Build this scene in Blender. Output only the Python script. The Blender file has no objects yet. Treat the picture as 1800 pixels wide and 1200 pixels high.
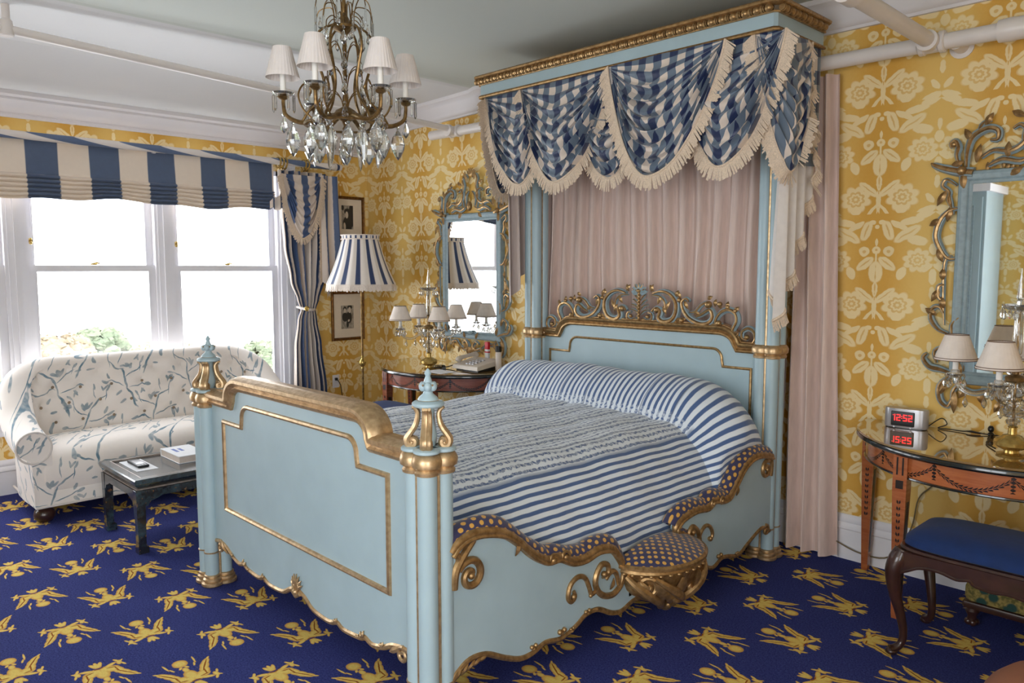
import bpy, bmesh, math, random
from mathutils import Vector, Matrix
PI = math.pi
random.seed(7)
S = bpy.context.scene
C = S.collection
def sn(d): return math.sin(math.radians(d))
def cs(d): return math.cos(math.radians(d))

# ------------------------------------------------------------------ camera, sky, exposure
cam_d = bpy.data.cameras.new('camera'); cam = bpy.data.objects.new('camera', cam_d); C.objects.link(cam)
cam_d.sensor_fit = 'HORIZONTAL'; cam_d.sensor_width = 36.0; cam_d.lens = 36.0*1367.7/1800
cam_d.clip_start = .05; cam_d.clip_end = 400
cam.location = (6.385, -4.2432, 1.6)
cam.rotation_euler = (math.radians(90-5.3745), 0, math.radians(45.97))
S.camera = cam
w = bpy.data.worlds.new('overcast_sky'); S.world = w; w.use_nodes = True
bg = w.node_tree.nodes['Background']; bg.inputs[0].default_value = (.89, .945, 1, 1); bg.inputs[1].default_value = 8.5
S.view_settings.view_transform = 'Standard'; S.view_settings.look = 'None'; S.view_settings.gamma = 1
S.view_settings.use_curve_mapping = False; S.view_settings.exposure = 0.0
def portal(loc, rot, sx, sy):
    l = bpy.data.lights.new('window_portal', 'AREA'); l.shape = 'RECTANGLE'; l.size = sx; l.size_y = sy
    l.cycles.is_portal = True
    o = bpy.data.objects.new('window_portal', l); C.objects.link(o); o.location = loc; o.rotation_euler = rot
portal((-.17, -2.94, 1.5), (0, -PI/2, 0), 1.95, 4.2)
portal((5.5, -5.97, 1.52), (PI/2, 0, 0), 2.0, 2.1)
portal((7.72, -4.7, 1.5), (0, PI/2, 0), 2.0, 2.0)

# ------------------------------------------------------------------ node helpers
class Mt:
    def __init__(s, name):
        s.m = bpy.data.materials.new(name); s.m.use_nodes = True; s.t = s.m.node_tree; s.n = s.t.nodes; s.l = s.t.links
        s.p = s.n['Principled BSDF']; s.out = s.n['Material Output']
    def new(s, t, **k):
        n = s.n.new(t)
        for a, b in k.items(): setattr(n, a, b)
        return n
    def put(s, sock, v):
        if hasattr(v, 'is_output') or isinstance(v, bpy.types.NodeSocket): s.l.new(v, sock)
        elif isinstance(v, (tuple, list)) and sock.type == 'RGBA' and len(v) == 3: sock.default_value = (*v, 1)
        else: sock.default_value = v
    def f(s, op, a, b=None, c=None, clamp=False):
        n = s.new('ShaderNodeMath', operation=op, use_clamp=clamp); s.put(n.inputs[0], a)
        if b is not None: s.put(n.inputs[1], b)
        if c is not None: s.put(n.inputs[2], c)
        return n.outputs[0]
    def obj(s): return s.new('ShaderNodeTexCoord').outputs['Object']
    def uv(s): return s.new('ShaderNodeTexCoord').outputs['UV']
    def sep(s, v):
        n = s.new('ShaderNodeSeparateXYZ'); s.put(n.inputs[0], v); return n.outputs
    def comb(s, x, y, z=0.0):
        n = s.new('ShaderNodeCombineXYZ')
        for i, a in enumerate((x, y, z)): s.put(n.inputs[i], a)
        return n.outputs[0]
    def mapr(s, v, a, b, c=0.0, d=1.0, smooth=False):
        n = s.new('ShaderNodeMapRange', clamp=True)
        if smooth: n.interpolation_type = 'SMOOTHSTEP'
        for i, x in enumerate((v, a, b, c, d)): s.put(n.inputs[i], x)
        return n.outputs[0]
    def mix(s, fac, a, b, mode='MIX'):
        n = s.new('ShaderNodeMix', data_type='RGBA', blend_type=mode); s.put(n.inputs[0], fac)
        s.put(n.inputs[6], a); s.put(n.inputs[7], b); return n.outputs[2]
    def noise(s, v, scale, detail=3.0, rough=.5, dist=0.0, col=False):
        n = s.new('ShaderNodeTexNoise'); s.put(n.inputs['Vector'], v); n.inputs['Scale'].default_value = scale
        n.inputs['Detail'].default_value = detail; n.inputs['Roughness'].default_value = rough; n.inputs['Distortion'].default_value = dist
        return n.outputs[1 if col else 0]
    def mapping(s, v, loc=(0, 0, 0), rot=0.0, scale=(1, 1, 1), typ='POINT'):
        n = s.new('ShaderNodeMapping', vector_type=typ); s.put(n.inputs[0], v); n.inputs[1].default_value = loc
        n.inputs[2].default_value = (0, 0, rot) if not isinstance(rot, tuple) else rot; n.inputs[3].default_value = scale; return n.outputs[0]
    def ell(s, v, cx, cy, rx, ry, rot=0.0):      # ellipse distance: below 1 inside
        n = s.new('ShaderNodeVectorMath', operation='LENGTH')
        s.l.new(s.mapping(v, (cx, cy, 0), math.radians(rot), (rx, ry, 1), 'TEXTURE'), n.inputs[0]); return n.outputs['Value']
    def mins(s, L):
        r = L[0]
        for x in L[1:]: r = s.f('MINIMUM', r, x)
        return r
    def bump(s, h, strength=.3, dist=.01):
        n = s.new('ShaderNodeBump'); n.inputs['Strength'].default_value = strength; n.inputs['Distance'].default_value = dist
        s.put(n.inputs['Height'], h); s.l.new(n.outputs[0], s.p.inputs['Normal'])
    def done(s, col, rough=.5, metal=0.0, **k):
        s.put(s.p.inputs['Base Color'], col); s.put(s.p.inputs['Roughness'], rough); s.put(s.p.inputs['Metallic'], metal)
        for a, b in k.items(): s.put(s.p.inputs[a.replace('_', ' ')], b)
        return s.m
def srgb(r, g, b):
    return tuple(((c/255)/12.92 if c/255 < .04045 else ((c/255+.055)/1.055)**2.4) for c in (r, g, b))
def plain(name, rgb, rough=.5, metal=0.0, var=.06, scale=30, bumps=0.0, **k):
    m = Mt(name); c = srgb(*rgb); n = m.noise(m.obj(), scale)
    f = m.mapr(n, .3, .7)
    col = m.mix(f, tuple(x*(1-var) for x in c), tuple(min(1, x*(1+var)) for x in c))
    if bumps: m.bump(m.noise(m.obj(), scale*4), bumps, .003)
    return m.done(col, rough, metal, **k)

# ------------------------------------------------------------------ materials
def mat_gold(name, a, b, rough):
    m = Mt(name); n = m.noise(m.obj(), 45, 4); wv = m.noise(m.obj(), 9, 2)
    c = m.mix(m.mapr(n, .35, .68), srgb(*a), srgb(*b)); m.bump(n, .12, .002)
    return m.done(m.mix(m.mapr(wv, .5, .8, 0, .2), c, srgb(120, 84, 48)), m.mapr(n, .3, .7, rough-.05, rough+.08), .72)
GOLD = mat_gold('antique_gilding', (208, 178, 138), (176, 146, 108), .36)
DGOLD = mat_gold('dark_gilding', (184, 150, 104), (142, 110, 70), .36)
BRASS = mat_gold('polished_brass', (208, 178, 106), (168, 138, 72), .2)
BRONZE = mat_gold('aged_bronze', (146, 116, 72), (98, 74, 44), .33)
BLUE = plain('pale_blue_paint', (166, 187, 194), .38, var=.035, scale=7, Specular_IOR_Level=.5)
BLUE2 = plain('carved_blue_paint', (142, 160, 166), .45, var=.12, scale=40)
WHITE = plain('white_gloss_paint', (232, 230, 234), .4, var=.02, scale=5)
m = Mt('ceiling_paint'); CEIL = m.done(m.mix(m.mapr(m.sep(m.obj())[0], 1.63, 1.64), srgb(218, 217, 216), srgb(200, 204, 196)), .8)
CORN = plain('cornice_paint', (222, 217, 217), .6, var=.02, scale=4)
PIPE = plain('painted_pipe', (222, 213, 206), .35, var=.03, scale=8)
MAHOG = plain('dark_mahogany', (58, 34, 28), .28, var=.3, scale=18, Coat_Weight=.4)
VELVET = plain('royal_blue_velvet', (2, 38, 90), .85, var=.15, scale=14, bumps=.2, Sheen_Weight=.06)
CREAM = plain('cream_silk_shade', (226, 212, 200), .75, var=.04, scale=30)
TRIMB = plain('brown_trim', (110, 82, 62), .7)
CANDLE = plain('candle_sleeve', (240, 236, 228), .45, var=.02)
MATB = plain('picture_mat', (226, 212, 192), .9, var=.02)
FRAMEW = mat_gold('picture_frame_gilt', (134, 92, 44), (96, 62, 28), .42)
BLACKP = plain('black_plastic', (18, 18, 20), .35)
CORD = plain('dark_cord', (30, 26, 22), .5)
SILVER = plain('silver_plastic', (172, 170, 172), .3, .45, var=.03)
BEIGE = plain('beige_plastic', (204, 192, 178), .45, var=.03)
PAPER = plain('paper', (226, 226, 228), .85, var=.02)
RED = plain('red_plastic', (196, 24, 40), .4)
TAN = plain('terracotta_leather', (150, 96, 72), .55, var=.06, scale=12)
FRINGE = plain('cream_fringe', (216, 195, 172), .85, var=.16, scale=160)
WFRINGE = plain('pale_fringe', (226, 212, 200), .85, var=.14, scale=160)
LINING = plain('white_lining', (222, 214, 208), .8, var=.04)
DARKIN = plain('dark_wood_inlay', (34, 22, 18), .35, var=.2)

def mat_glass(name, tint, fac=.5, rough=.02):
    m = Mt(name); m.n.remove(m.p)
    g = m.new('ShaderNodeBsdfGlossy'); g.inputs[0].default_value = (1, 1, 1, 1); g.inputs[1].default_value = rough
    r = m.new('ShaderNodeBsdfRefraction'); r.inputs[0].default_value = (*tint, 1); r.inputs[1].default_value = rough; r.inputs['IOR'].default_value = 1.5
    t = m.new('ShaderNodeBsdfTransparent'); t.inputs[0].default_value = (*tint, 1)
    lw = m.new('ShaderNodeLayerWeight'); lw.inputs[0].default_value = .35
    a = m.new('ShaderNodeMixShader'); a.inputs[0].default_value = fac; m.l.new(t.outputs[0], a.inputs[1]); m.l.new(r.outputs[0], a.inputs[2])
    b = m.new('ShaderNodeMixShader'); m.l.new(m.f('ADD', m.f('MULTIPLY', lw.outputs[1], .75), .06), b.inputs[0]); m.l.new(a.outputs[0], b.inputs[1]); m.l.new(g.outputs[0], b.inputs[2])
    m.l.new(b.outputs[0], m.out.inputs[0]); return m.m
CRYSTAL = mat_glass('cut_crystal', (.96, .96, .95), .75)
GLASS = mat_glass('clear_glass', (.93, .94, .93), .35)
def mat_pane():
    m = Mt('window_glass'); m.n.remove(m.p)
    t = m.new('ShaderNodeBsdfTransparent'); g = m.new('ShaderNodeBsdfGlossy'); g.inputs[1].default_value = .01
    a = m.new('ShaderNodeMixShader'); a.inputs[0].default_value = .06
    m.l.new(t.outputs[0], a.inputs[1]); m.l.new(g.outputs[0], a.inputs[2]); m.l.new(a.outputs[0], m.out.inputs[0]); return m.m
PANE = mat_pane()
m = Mt('mirror_silver'); MIRROR = m.done((.93, .94, .93), .015, 1.0)

def mat_wallpaper(name, ax, x0):
    m = Mt(name); o = m.sep(m.obj()); P, Q = .5587, .5545
    x = m.f('ABSOLUTE', m.f('WRAP', m.f('SUBTRACT', o[ax], x0), -P/2, P/2)); z = m.f('WRAP', m.f('SUBTRACT', o[2], 2.16), -Q/2, Q/2)
    v = m.comb(x, z)
    wob = m.noise(v, 26, 2, col=True)
    va = m.new('ShaderNodeVectorMath', operation='MULTIPLY_ADD'); m.l.new(wob, va.inputs[0]); va.inputs[1].default_value = (.014, .014, 0); m.l.new(v, va.inputs[2])
    v2 = m.mapping(va.outputs[0], (-.007, -.007, 0))
    E_ = [(0, -.025, .036, .056, 0), (.056, .018, .052, .024, -38), (0, .06, .006, .05, 0), (0, .09, .021, .021, 0), (.062, .083, .027, .027, 0),
          (0, .13, .008, .018, 0), (0, -.115, .014, .042, 0), (.052, -.148, .062, .02, 38), (.005, -.215, .006, .06, 0), (.034, -.262, .045, .008, -48),
          (.056, .19, .026, .052, 20), (.11, .215, .016, .05, 62), (.025, .232, .018, .012, 0), (.0, .21, .01, .01, 0), (.15, .17, .075, .026, 30), (.2, .135, .05, .024, -12),
          (.17, .235, .06, .018, 10), (.278, .09, .02, .028, 0), (.278, .15, .01, .03, 0), (.255, -.005, .03, .012, 40), (.278, -.05, .016, .04, 0), (.235, -.27, .05, .02, 20), (.235, .27, .05, .02, 20),
          (.13, -.03, .022, .035, -25), (.115, -.26, .03, .02, 0), (.25, -.21, .03, .014, -50), (.278, -.13, .012, .03, 0)]
    pos = m.mins([m.ell(v2, *e) for e in E_])
    def peony(cx, cy, r, k, ph):
        q = m.mapping(v, (cx, cy, 0), 0, (r, r*.86, 1), 'TEXTURE'); L = m.new('ShaderNodeVectorMath', operation='LENGTH'); m.l.new(q, L.inputs[0]); s_ = m.sep(q)
        th = m.f('ARCTAN2', s_[1], s_[0]); lobe = m.f('ABSOLUTE', m.f('SINE', m.f('MULTIPLY_ADD', th, k/2, ph)))
        d = m.f('DIVIDE', L.outputs['Value'], m.f('MULTIPLY_ADD', lobe, .24, .8))
        ring = m.f('ABSOLUTE', m.f('SUBTRACT', d, .52)); ring2 = m.f('ABSOLUTE', m.f('SUBTRACT', d, .2))
        return d, m.f('MULTIPLY', m.mins([ring, ring2]), 12.0)
    p1, r1 = peony(.118, -.196, .08, 8, .3); p2, r2 = peony(.205, .035, .07, 9, .9)
    pos = m.mins([pos, p1, p2])
    neg = m.mins([m.ell(v2, 0, -.03, .003, .04), m.ell(v2, .062, .083, .009, .009), m.ell(v2, 0, .09, .006, .006), m.ell(v2, .056, .19, .004, .035, 20),
                  m.ell(v2, .052, -.148, .04, .003, 38), m.ell(v2, 0, -.115, .003, .03), m.ell(v2, .15, .17, .05, .004, 30), m.ell(v2, .056, .02, .035, .003, -38), r1, r2])
    ins = m.f('MULTIPLY', m.mapr(pos, .92, 1.08, 1, 0), m.mapr(neg, .8, 1.2, .35, 1))
    fine = m.noise(m.obj(), 60, 2)
    bgc = m.mix(m.mapr(m.f('ADD', x, m.f('MULTIPLY', fine, .05)), .06, .26, smooth=True), srgb(214, 162, 68), srgb(228, 188, 104))
    col = m.mix(m.f('MULTIPLY', ins, .85), bgc, srgb(242, 222, 172))
    m.bump(ins, .15, .002)
    return m.done(col, .5, Specular_IOR_Level=.35)
WP_BACK = mat_wallpaper('gold_damask_wallpaper', 0, .843)
WP_SIDE = mat_wallpaper('gold_damask_wallpaper_side', 1, -.29)

def mat_carpet():
    m = Mt('navy_eagle_carpet'); o = m.sep(m.obj())
    yy = m.f('DIVIDE', m.f('ADD', o[1], 1.124), .2485); row = m.f('ROUND', yy); par = m.f('FLOORED_MODULO', row, 2.0)
    vy = m.f('MULTIPLY', m.f('SUBTRACT', yy, row), .2485)
    xx = m.f('ADD', m.f('DIVIDE', m.f('SUBTRACT', o[0], 4.405), .507), m.f('MULTIPLY', par, .5))
    ux = m.f('MULTIPLY', m.f('SUBTRACT', xx, m.f('ROUND', xx)), .507)
    ux = m.f('MULTIPLY', ux, m.f('MULTIPLY_ADD', par, -2.0, 1.0))
    v = m.comb(m.f('MULTIPLY', ux, 1.14), m.f('MULTIPLY', m.f('ABSOLUTE', vy), 1.14))
    wob = m.noise(m.obj(), 90, 2, col=True)
    va = m.new('ShaderNodeVectorMath', operation='MULTIPLY_ADD'); m.l.new(wob, va.inputs[0]); va.inputs[1].default_value = (.004, .004, 0); m.l.new(v, va.inputs[2])
    v = m.mapping(va.outputs[0], (-.002, -.002, 0))
    pos = m.mins([m.ell(v, *e) for e in [(-.134, .0, .038, .034, 0), (0, 0, .052, .030, 0), (.034, .02, .03, .028, 10), (.02, .046, .03, .032, 0), (-.008, .064, .04, .022, -10), (-.045, .078, .042, .021, -24), (-.074, .094, .036, .017, -36), (-.102, .114, .02, .006, -42),
        (.09, .0, .026, .02, 0), (.098, .014, .028, .010, 20), (.112, 0, .018, .008, 0), (-.05, .04, .008, .008, 0), (-.062, 0, .026, .014, 0), (-.088, .014, .014, .007, 30), (.062, .05, .012, .032, -24), (.062, .088, .024, .012, 10), (.088, .082, .02, .007, -25), (.04, .1, .02, .006, -20), (.075, .1, .014, .005, 40), (-.135, .064, .036, .005, -6), (-.092, .05, .022, .005, -18)]])
    neg = m.mins([m.ell(v, -.05, .082, .055, .0035, -30), m.ell(v, .004, .062, .03, .0035, -6), m.ell(v, .034, .046, .0035, .02, 12), m.ell(v, -.03, .03, .01, .003), m.ell(v, .06, .0, .008, .02)])
    n = m.noise(m.obj(), 420, 2); n2 = m.noise(m.obj(), 130, 2); big = m.noise(m.obj(), 3, 2)
    base = m.mix(m.mapr(m.f('ADD', n, m.f('MULTIPLY', n2, .5)), .6, .9), srgb(28, 33, 84), srgb(72, 80, 144))
    base = m.mix(m.mapr(big, .3, .7, 0, .2), base, srgb(36, 40, 92))
    gold = m.mix(m.mapr(pos, .5, .95), srgb(232, 204, 112), srgb(214, 158, 76))
    gold = m.mix(m.mapr(n2, .3, .7, 0, .22), gold, srgb(170, 124, 56))
    gold = m.mix(m.mapr(neg, .9, 1.15, 1, 0), gold, srgb(150, 84, 30))
    gap = m.mapr(m.ell(v, -.05, .038, .030, .010, -16), .85, 1.0, 1, 0)
    ins = m.f('MULTIPLY', m.mapr(pos, .93, 1.05, 1, 0), m.f('SUBTRACT', 1.0, gap))
    m.bump(n, .5, .004)
    return m.done(m.mix(ins, base, gold), .95, Specular_IOR_Level=.1)
CARPET = mat_carpet()

def stripe_mat(name, period, duty, ca, cb, axis=0, soft=.04, wob=0.0, uv=True, off=0.0, rough=.6, bumps=.0):
    m = Mt(name); v = m.uv() if uv else m.obj(); s_ = m.sep(v)[axis]
    if wob: s_ = m.f('ADD', s_, m.f('MULTIPLY', m.f('SUBTRACT', m.noise(v, 25, 2), .5), wob))
    fr = m.f('FRACT', m.f('DIVIDE', m.f('ADD', s_, off+1000*period), period)); tri = m.f('ABSOLUTE', m.f('SUBTRACT', fr, .5))
    k = m.mapr(tri, duty/2-soft, duty/2+soft, 1, 0); n = m.noise(m.obj(), 30, 3)
    a = m.mix(m.mapr(n, .3, .7, 0, .3), srgb(*ca), tuple(.8*c for c in srgb(*ca))); b = m.mix(m.mapr(n, .3, .7, 0, .2), srgb(*cb), tuple(.88*c for c in srgb(*cb)))
    if bumps: m.bump(m.noise(m.obj(), 60, 3), bumps, .004)
    return m.done(m.mix(k, b, a), rough, Sheen_Weight=.2)
BLINDM = stripe_mat('wide_striped_cotton', .407, .5, (84, 100, 128), (240, 224, 206), 0, .008, off=-.357+.1+.2035)
CURTM = stripe_mat('striped_curtain_silk', .17, .46, (64, 86, 126), (216, 200, 186), 0, .02, wob=.01, rough=.45)
SHADEM = stripe_mat('striped_lampshade_cotton', 1/14, .36, (38, 58, 98), (232, 222, 212), 0, .03)
def mat_coverlet():
    m = Mt('blue_ticking_quilt'); uv = m.uv(); u, v, _ = m.sep(uv)
    top = m.f('MULTIPLY', m.mapr(u, 1.93, 1.88), m.mapr(v, 1.86, 1.83)); per = .0355
    wv = m.f('MULTIPLY', m.f('SINE', m.f('MULTIPLY', v, 150.0)), m.f('MULTIPLY', m.f('SINE', m.f('MULTIPLY', u, 90.0)), .004))
    nz = m.f('MULTIPLY', m.f('SUBTRACT', m.noise(uv, 55, 3), .5), .022)
    uu = m.f('ADD', u, m.f('MULTIPLY', top, m.f('ADD', wv, nz))); uu = m.f('ADD', uu, m.f('MULTIPLY', m.f('SUBTRACT', m.noise(uv, 6, 2), .5), .012))
    fr = m.f('FRACT', m.f('DIVIDE', uu, per)); tri = m.f('ABSOLUTE', m.f('SUBTRACT', fr, .5)); k = m.mapr(tri, .19, .27, 1, 0)
    fine = m.f('MULTIPLY', m.f('SINE', m.f('MULTIPLY', v, 420.0)), .5)
    col = m.mix(m.f('MULTIPLY', k, m.f('SUBTRACT', 1.0, m.f('MULTIPLY', top, m.mapr(m.noise(m.mapping(uv, scale=(38, 85, 1)), 1.0, 1), .4, .6, .65, 0)))), srgb(224, 231, 238), srgb(72, 98, 144))
    seam = m.f('ABSOLUTE', m.f('SUBTRACT', m.f('FRACT', m.f('DIVIDE', m.f('ADD', u, .1), .2)), .5))
    sm = m.f('MULTIPLY', m.mapr(seam, .0, .035, 1, 0), m.mapr(u, 1.96, 1.9))
    col = m.mix(m.f('MULTIPLY', sm, .75), col, srgb(52, 72, 108))
    col = m.mix(m.f('MULTIPLY', m.mapr(m.f('ABSOLUTE', m.f('SUBTRACT', u, 1.925)), .0, .016, .7, 0), m.mapr(v, 1.86, 1.83)), col, srgb(78, 102, 142))
    h = m.f('ADD', m.f('MULTIPLY', nz, 24.0), m.f('MULTIPLY', m.noise(uv, 22, 3), .8)); m.bump(h, .35, .008)
    return m.done(col, .75, Sheen_Weight=.3)
QUILT = mat_coverlet()
def mat_check():
    m = Mt('blue_checked_taffeta'); uv = m.uv(); u, v, _ = m.sep(uv)
    def band(s, p):
        t = m.f('ABSOLUTE', m.f('SUBTRACT', m.f('FRACT', m.f('DIVIDE', m.f('ADD', s, 10.0), p)), .5)); return m.mapr(t, .24, .26, 1, 0)
    a = band(u, .125); b = band(v, .14); sm = m.f('ADD', a, b)
    col = m.mix(m.mapr(sm, .4, .6), srgb(216, 200, 186), srgb(98, 112, 128)); col = m.mix(m.mapr(sm, 1.4, 1.6), col, srgb(22, 38, 78))
    n = m.noise(m.mapping(uv, scale=(40, 6, 1)), 1.0, 3); m.bump(n, .25, .01)
    return m.done(col, .4, Sheen_Weight=.3, Specular_IOR_Level=.5)
CHECK = mat_check()
def mat_drape(name, c):
    m = Mt(name); uv = m.uv(); n = m.noise(m.mapping(uv, scale=(60, 5, 1)), 1.0, 4, .6); n2 = m.noise(uv, 5, 3)
    col = m.mix(m.mapr(n, .35, .65), srgb(*c), tuple(.86*x for x in srgb(*c))); m.bump(m.f('ADD', n, n2), .2, .006)
    return m.done(col, .48, Sheen_Weight=.25)
DRAPE = mat_drape('blush_silk_drape', (222, 196, 184))
DRAPE2 = mat_drape('mauve_silk_drape', (196, 178, 170))
def mat_dots():
    m = Mt('navy_satin_gold_dots'); uv = m.uv(); v = m.new('ShaderNodeTexVoronoi', voronoi_dimensions='2D'); m.l.new(m.mapping(uv, rot=.785), v.inputs['Vector'])
    v.inputs['Scale'].default_value = 33; v.inputs['Randomness'].default_value = .12; d = v.outputs['Distance']
    col = m.mix(m.mapr(d, .26, .32, 1, 0), srgb(52, 52, 86), srgb(212, 160, 74)); m.bump(m.noise(m.obj(), 24, 2), .25, .01)
    return m.done(col, .38, Sheen_Weight=.2)
DOTS = mat_dots()
def mat_chintz():
    m = Mt('blue_branch_chintz'); o = m.obj(); s_ = m.sep(o)
    v = m.comb(m.f('ADD', s_[1], m.f('MULTIPLY', s_[0], .6)), m.f('ADD', s_[2], m.f('MULTIPLY', s_[0], .55)))
    wob = m.noise(v, 5, 3, .5, 0, True); va = m.new('ShaderNodeVectorMath', operation='MULTIPLY_ADD'); m.l.new(wob, va.inputs[0]); va.inputs[1].default_value = (.09, .09, 0); m.l.new(v, va.inputs[2]); v = va.outputs[0]
    def spray(P, Q, off, flip):            # one repeat: a trunk, side branches and leaves
        s2 = m.sep(m.mapping(v, off)); x = m.f('WRAP', s2[0], -P/2, P/2); y = m.f('WRAP', s2[1], -Q/2, Q/2); q = m.comb(m.f('MULTIPLY', x, flip) if flip != 1 else x, y)
        br = [(-.06, -.13, .085, .0085, 62), (-.01, .0, .075, .0075, 74), (.05, .10, .07, .006, 40), (.055, -.02, .065, .0045, 20), (-.07, .05, .075, .0045, 142), (.10, .14, .05, .0035, 80), (-.12, .10, .05, .003, 110), (.02, .16, .045, .003, 100), (-.10, -.05, .06, .0035, 170)]
        lv = [(.125, .0, .024, .009, 25), (.10, .03, .022, .008, 70), (.13, -.035, .024, .009, -30), (-.14, .13, .022, .008, 120), (-.10, .15, .022, .008, 60), (-.15, .08, .024, .009, 170), (.12, .19, .022, .008, 60), (.08, .2, .02, .007, 110), (.02, .205, .022, .007, 100), (-.16, -.04, .024, .009, 190), (-.14, -.08, .022, .008, 220), (.03, -.09, .026, .01, -50), (.0, -.16, .022, .008, -10)]
        fl = [(-.03, .085, .030, .012, 70), (-.045, .08, .030, .010, 110), (-.01, .08, .030, .010, 35)]
        return m.mapr(m.mins([m.ell(q, *e) for e in br]), .8, 1.1, 1, 0), m.mapr(m.mins([m.ell(q, *e) for e in lv+fl]), .85, 1.08, 1, 0)
    b1, l1 = spray(.46, .47, (0, 0, 0), 1); b2, l2 = spray(.46, .47, (.23, .235, 0), -1)
    k = m.f('MAXIMUM', m.f('MAXIMUM', b1, b2), m.f('MULTIPLY', m.f('MAXIMUM', l1, l2), .8)); k = m.f('MULTIPLY', k, m.mapr(m.noise(o, 18, 3), .3, .6, .55, 1))
    col = m.mix(k, srgb(242, 233, 225), srgb(102, 132, 148)); m.bump(m.noise(o, 14, 3), .15, .01)
    return m.done(col, .8, Sheen_Weight=.2)
CHINTZ = mat_chintz()
def mat_wood(name, a, b, inlay=None):
    m = Mt(name); n = m.noise(m.mapping(m.obj(), scale=(6, 6, 40)), 1.2, 4, .6, .4); col = m.mix(m.mapr(n, .3, .7), srgb(*a), srgb(*b))
    if inlay == 'swag':     # leaf garlands inlaid in dark wood: uv.x runs in metres along the curve, uv.y up the apron
        u, v, _ = m.sep(m.uv()); P = .30; t = m.f('WRAP', u, -P/2, P/2); tt = m.f('DIVIDE', t, P/2)
        cz = m.f('MULTIPLY_ADD', m.f('MULTIPLY', tt, tt), .066, .016); d = m.f('SUBTRACT', v, cz)
        leafy = m.f('MULTIPLY_ADD', m.f('ABSOLUTE', m.f('SINE', m.f('MULTIPLY_ADD', u, 170.0, m.f('MULTIPLY', m.f('ABSOLUTE', d), 260.0)))), .010, .0015)
        g = m.mapr(m.f('SUBTRACT', m.f('ABSOLUTE', d), leafy), -.001, .0005, 1, 0)
        g = m.f('MULTIPLY', g, m.mapr(m.f('ABSOLUTE', d), .0007, .0016))
        e = m.f('SUBTRACT', P/2, m.f('ABSOLUTE', t)); lw = m.f('MULTIPLY', m.f('ABSOLUTE', m.f('SINE', m.f('MULTIPLY', v, 200.0))), .010)
        dr = m.f('MULTIPLY', m.mapr(m.f('SUBTRACT', e, lw), -.001, .0005, 1, 0), m.mapr(v, .022, .026))
        edge = m.f('MAXIMUM', m.mapr(v, .003, .005, 1, 0), m.mapr(v, .098, .1))
        col = m.mix(m.f('MAXIMUM', m.f('MAXIMUM', g, dr), edge), col, srgb(36, 24, 20))
    return m.done(col, .22, Coat_Weight=.5, Coat_Roughness=.1)
SATINW = mat_wood('satinwood', (176, 104, 62), (150, 80, 46)); SWAGW = mat_wood('satinwood_garland_inlay', (184, 108, 62), (158, 84, 48), 'swag')
SATINR = mat_wood('reddish_satinwood', (150, 84, 62), (118, 60, 46)); SWAGR = mat_wood('reddish_garland_inlay', (158, 90, 68), (126, 66, 52), 'swag')
TOPW = plain('glass_covered_table_top', (150, 116, 66), .03, var=.05, scale=4, IOR=2.3, Coat_Weight=1.0, Coat_IOR=2.0, Coat_Roughness=.01)
RIM = plain('black_table_rim', (22, 24, 24), .18, Coat_Weight=.6)
def mat_lacquer():
    m = Mt('worn_black_lacquer'); n = m.noise(m.obj(), 14, 4, .6); n2 = m.noise(m.obj(), 50, 3)
    col = m.mix(m.mapr(n, .45, .7), srgb(34, 34, 38), srgb(58, 78, 86)); col = m.mix(m.mapr(n2, .62, .7), col, srgb(110, 78, 52))
    return m.done(col, .22, Coat_Weight=.7, Coat_Roughness=.08)
LACQ = mat_lacquer()
def mat_photo(name, L, D):
    m = Mt(name); v = m.uv(); pos = m.mins([m.ell(v, *e) for e in L]); dk = m.mins([m.ell(v, *e) for e in D])
    n = m.noise(v, 6, 3); base = m.mix(m.mapr(n, .3, .7), srgb(120, 112, 100), srgb(190, 180, 166))
    c = m.mix(m.mapr(dk, .9, 1.05, 1, 0), base, srgb(44, 42, 40)); c = m.mix(m.mapr(pos, .88, 1.05, 1, 0), c, srgb(206, 194, 178)); return m.done(c, .5)
PHOTO1 = mat_photo('bust_photograph', [(.45, .6, .13, .15, 0), (.25, .12, .1, .16, 10)], [(.5, .74, .28, .14, 0), (.5, .2, .42, .36, 0), (.85, .85, .2, .2, 0), (.1, .9, .12, .12, 0), (.8, .45, .3, .4, 0)])
PHOTO2 = mat_photo('couple_photograph', [(.3, .78, .09, .1, 0), (.68, .8, .12, .13, 0), (.6, .35, .08, .05, 20)], [(.3, .86, .14, .1, 0), (.7, .92, .2, .1, 0), (.3, .5, .24, .2, 0), (.62, .48, .24, .26, 0), (.5, .2, .1, .16, 0)])
PHOTO3 = mat_photo('profile_photograph', [(.5, .65, .14, .14, 0)], [(.5, .8, .2, .12, 0), (.5, .25, .3, .3, 0)])
m = Mt('red_digits'); m.p.inputs['Emission Color'].default_value = (1, .02, .02, 1); m.p.inputs['Emission Strength'].default_value = 3.0; DIGIT = m.done((.5, .0, .0), .5)
m = Mt('needlepoint'); vv = m.new('ShaderNodeTexVoronoi'); m.l.new(m.obj(), vv.inputs['Vector']); vv.inputs['Scale'].default_value = 14
NEEDLE = m.done(m.mix(m.mapr(vv.outputs['Distance'], .25, .35), srgb(30, 64, 58), m.mix(m.mapr(m.noise(m.obj(), 60), .4, .6), srgb(150, 130, 70), srgb(90, 84, 40))), .9)
def mat_leaf(name, a, b):
    m = Mt(name); return m.done(m.mix(m.mapr(m.noise(m.obj(), 1.4, 5, .7), .35, .65), srgb(*a), srgb(*b)), .9)
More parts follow.
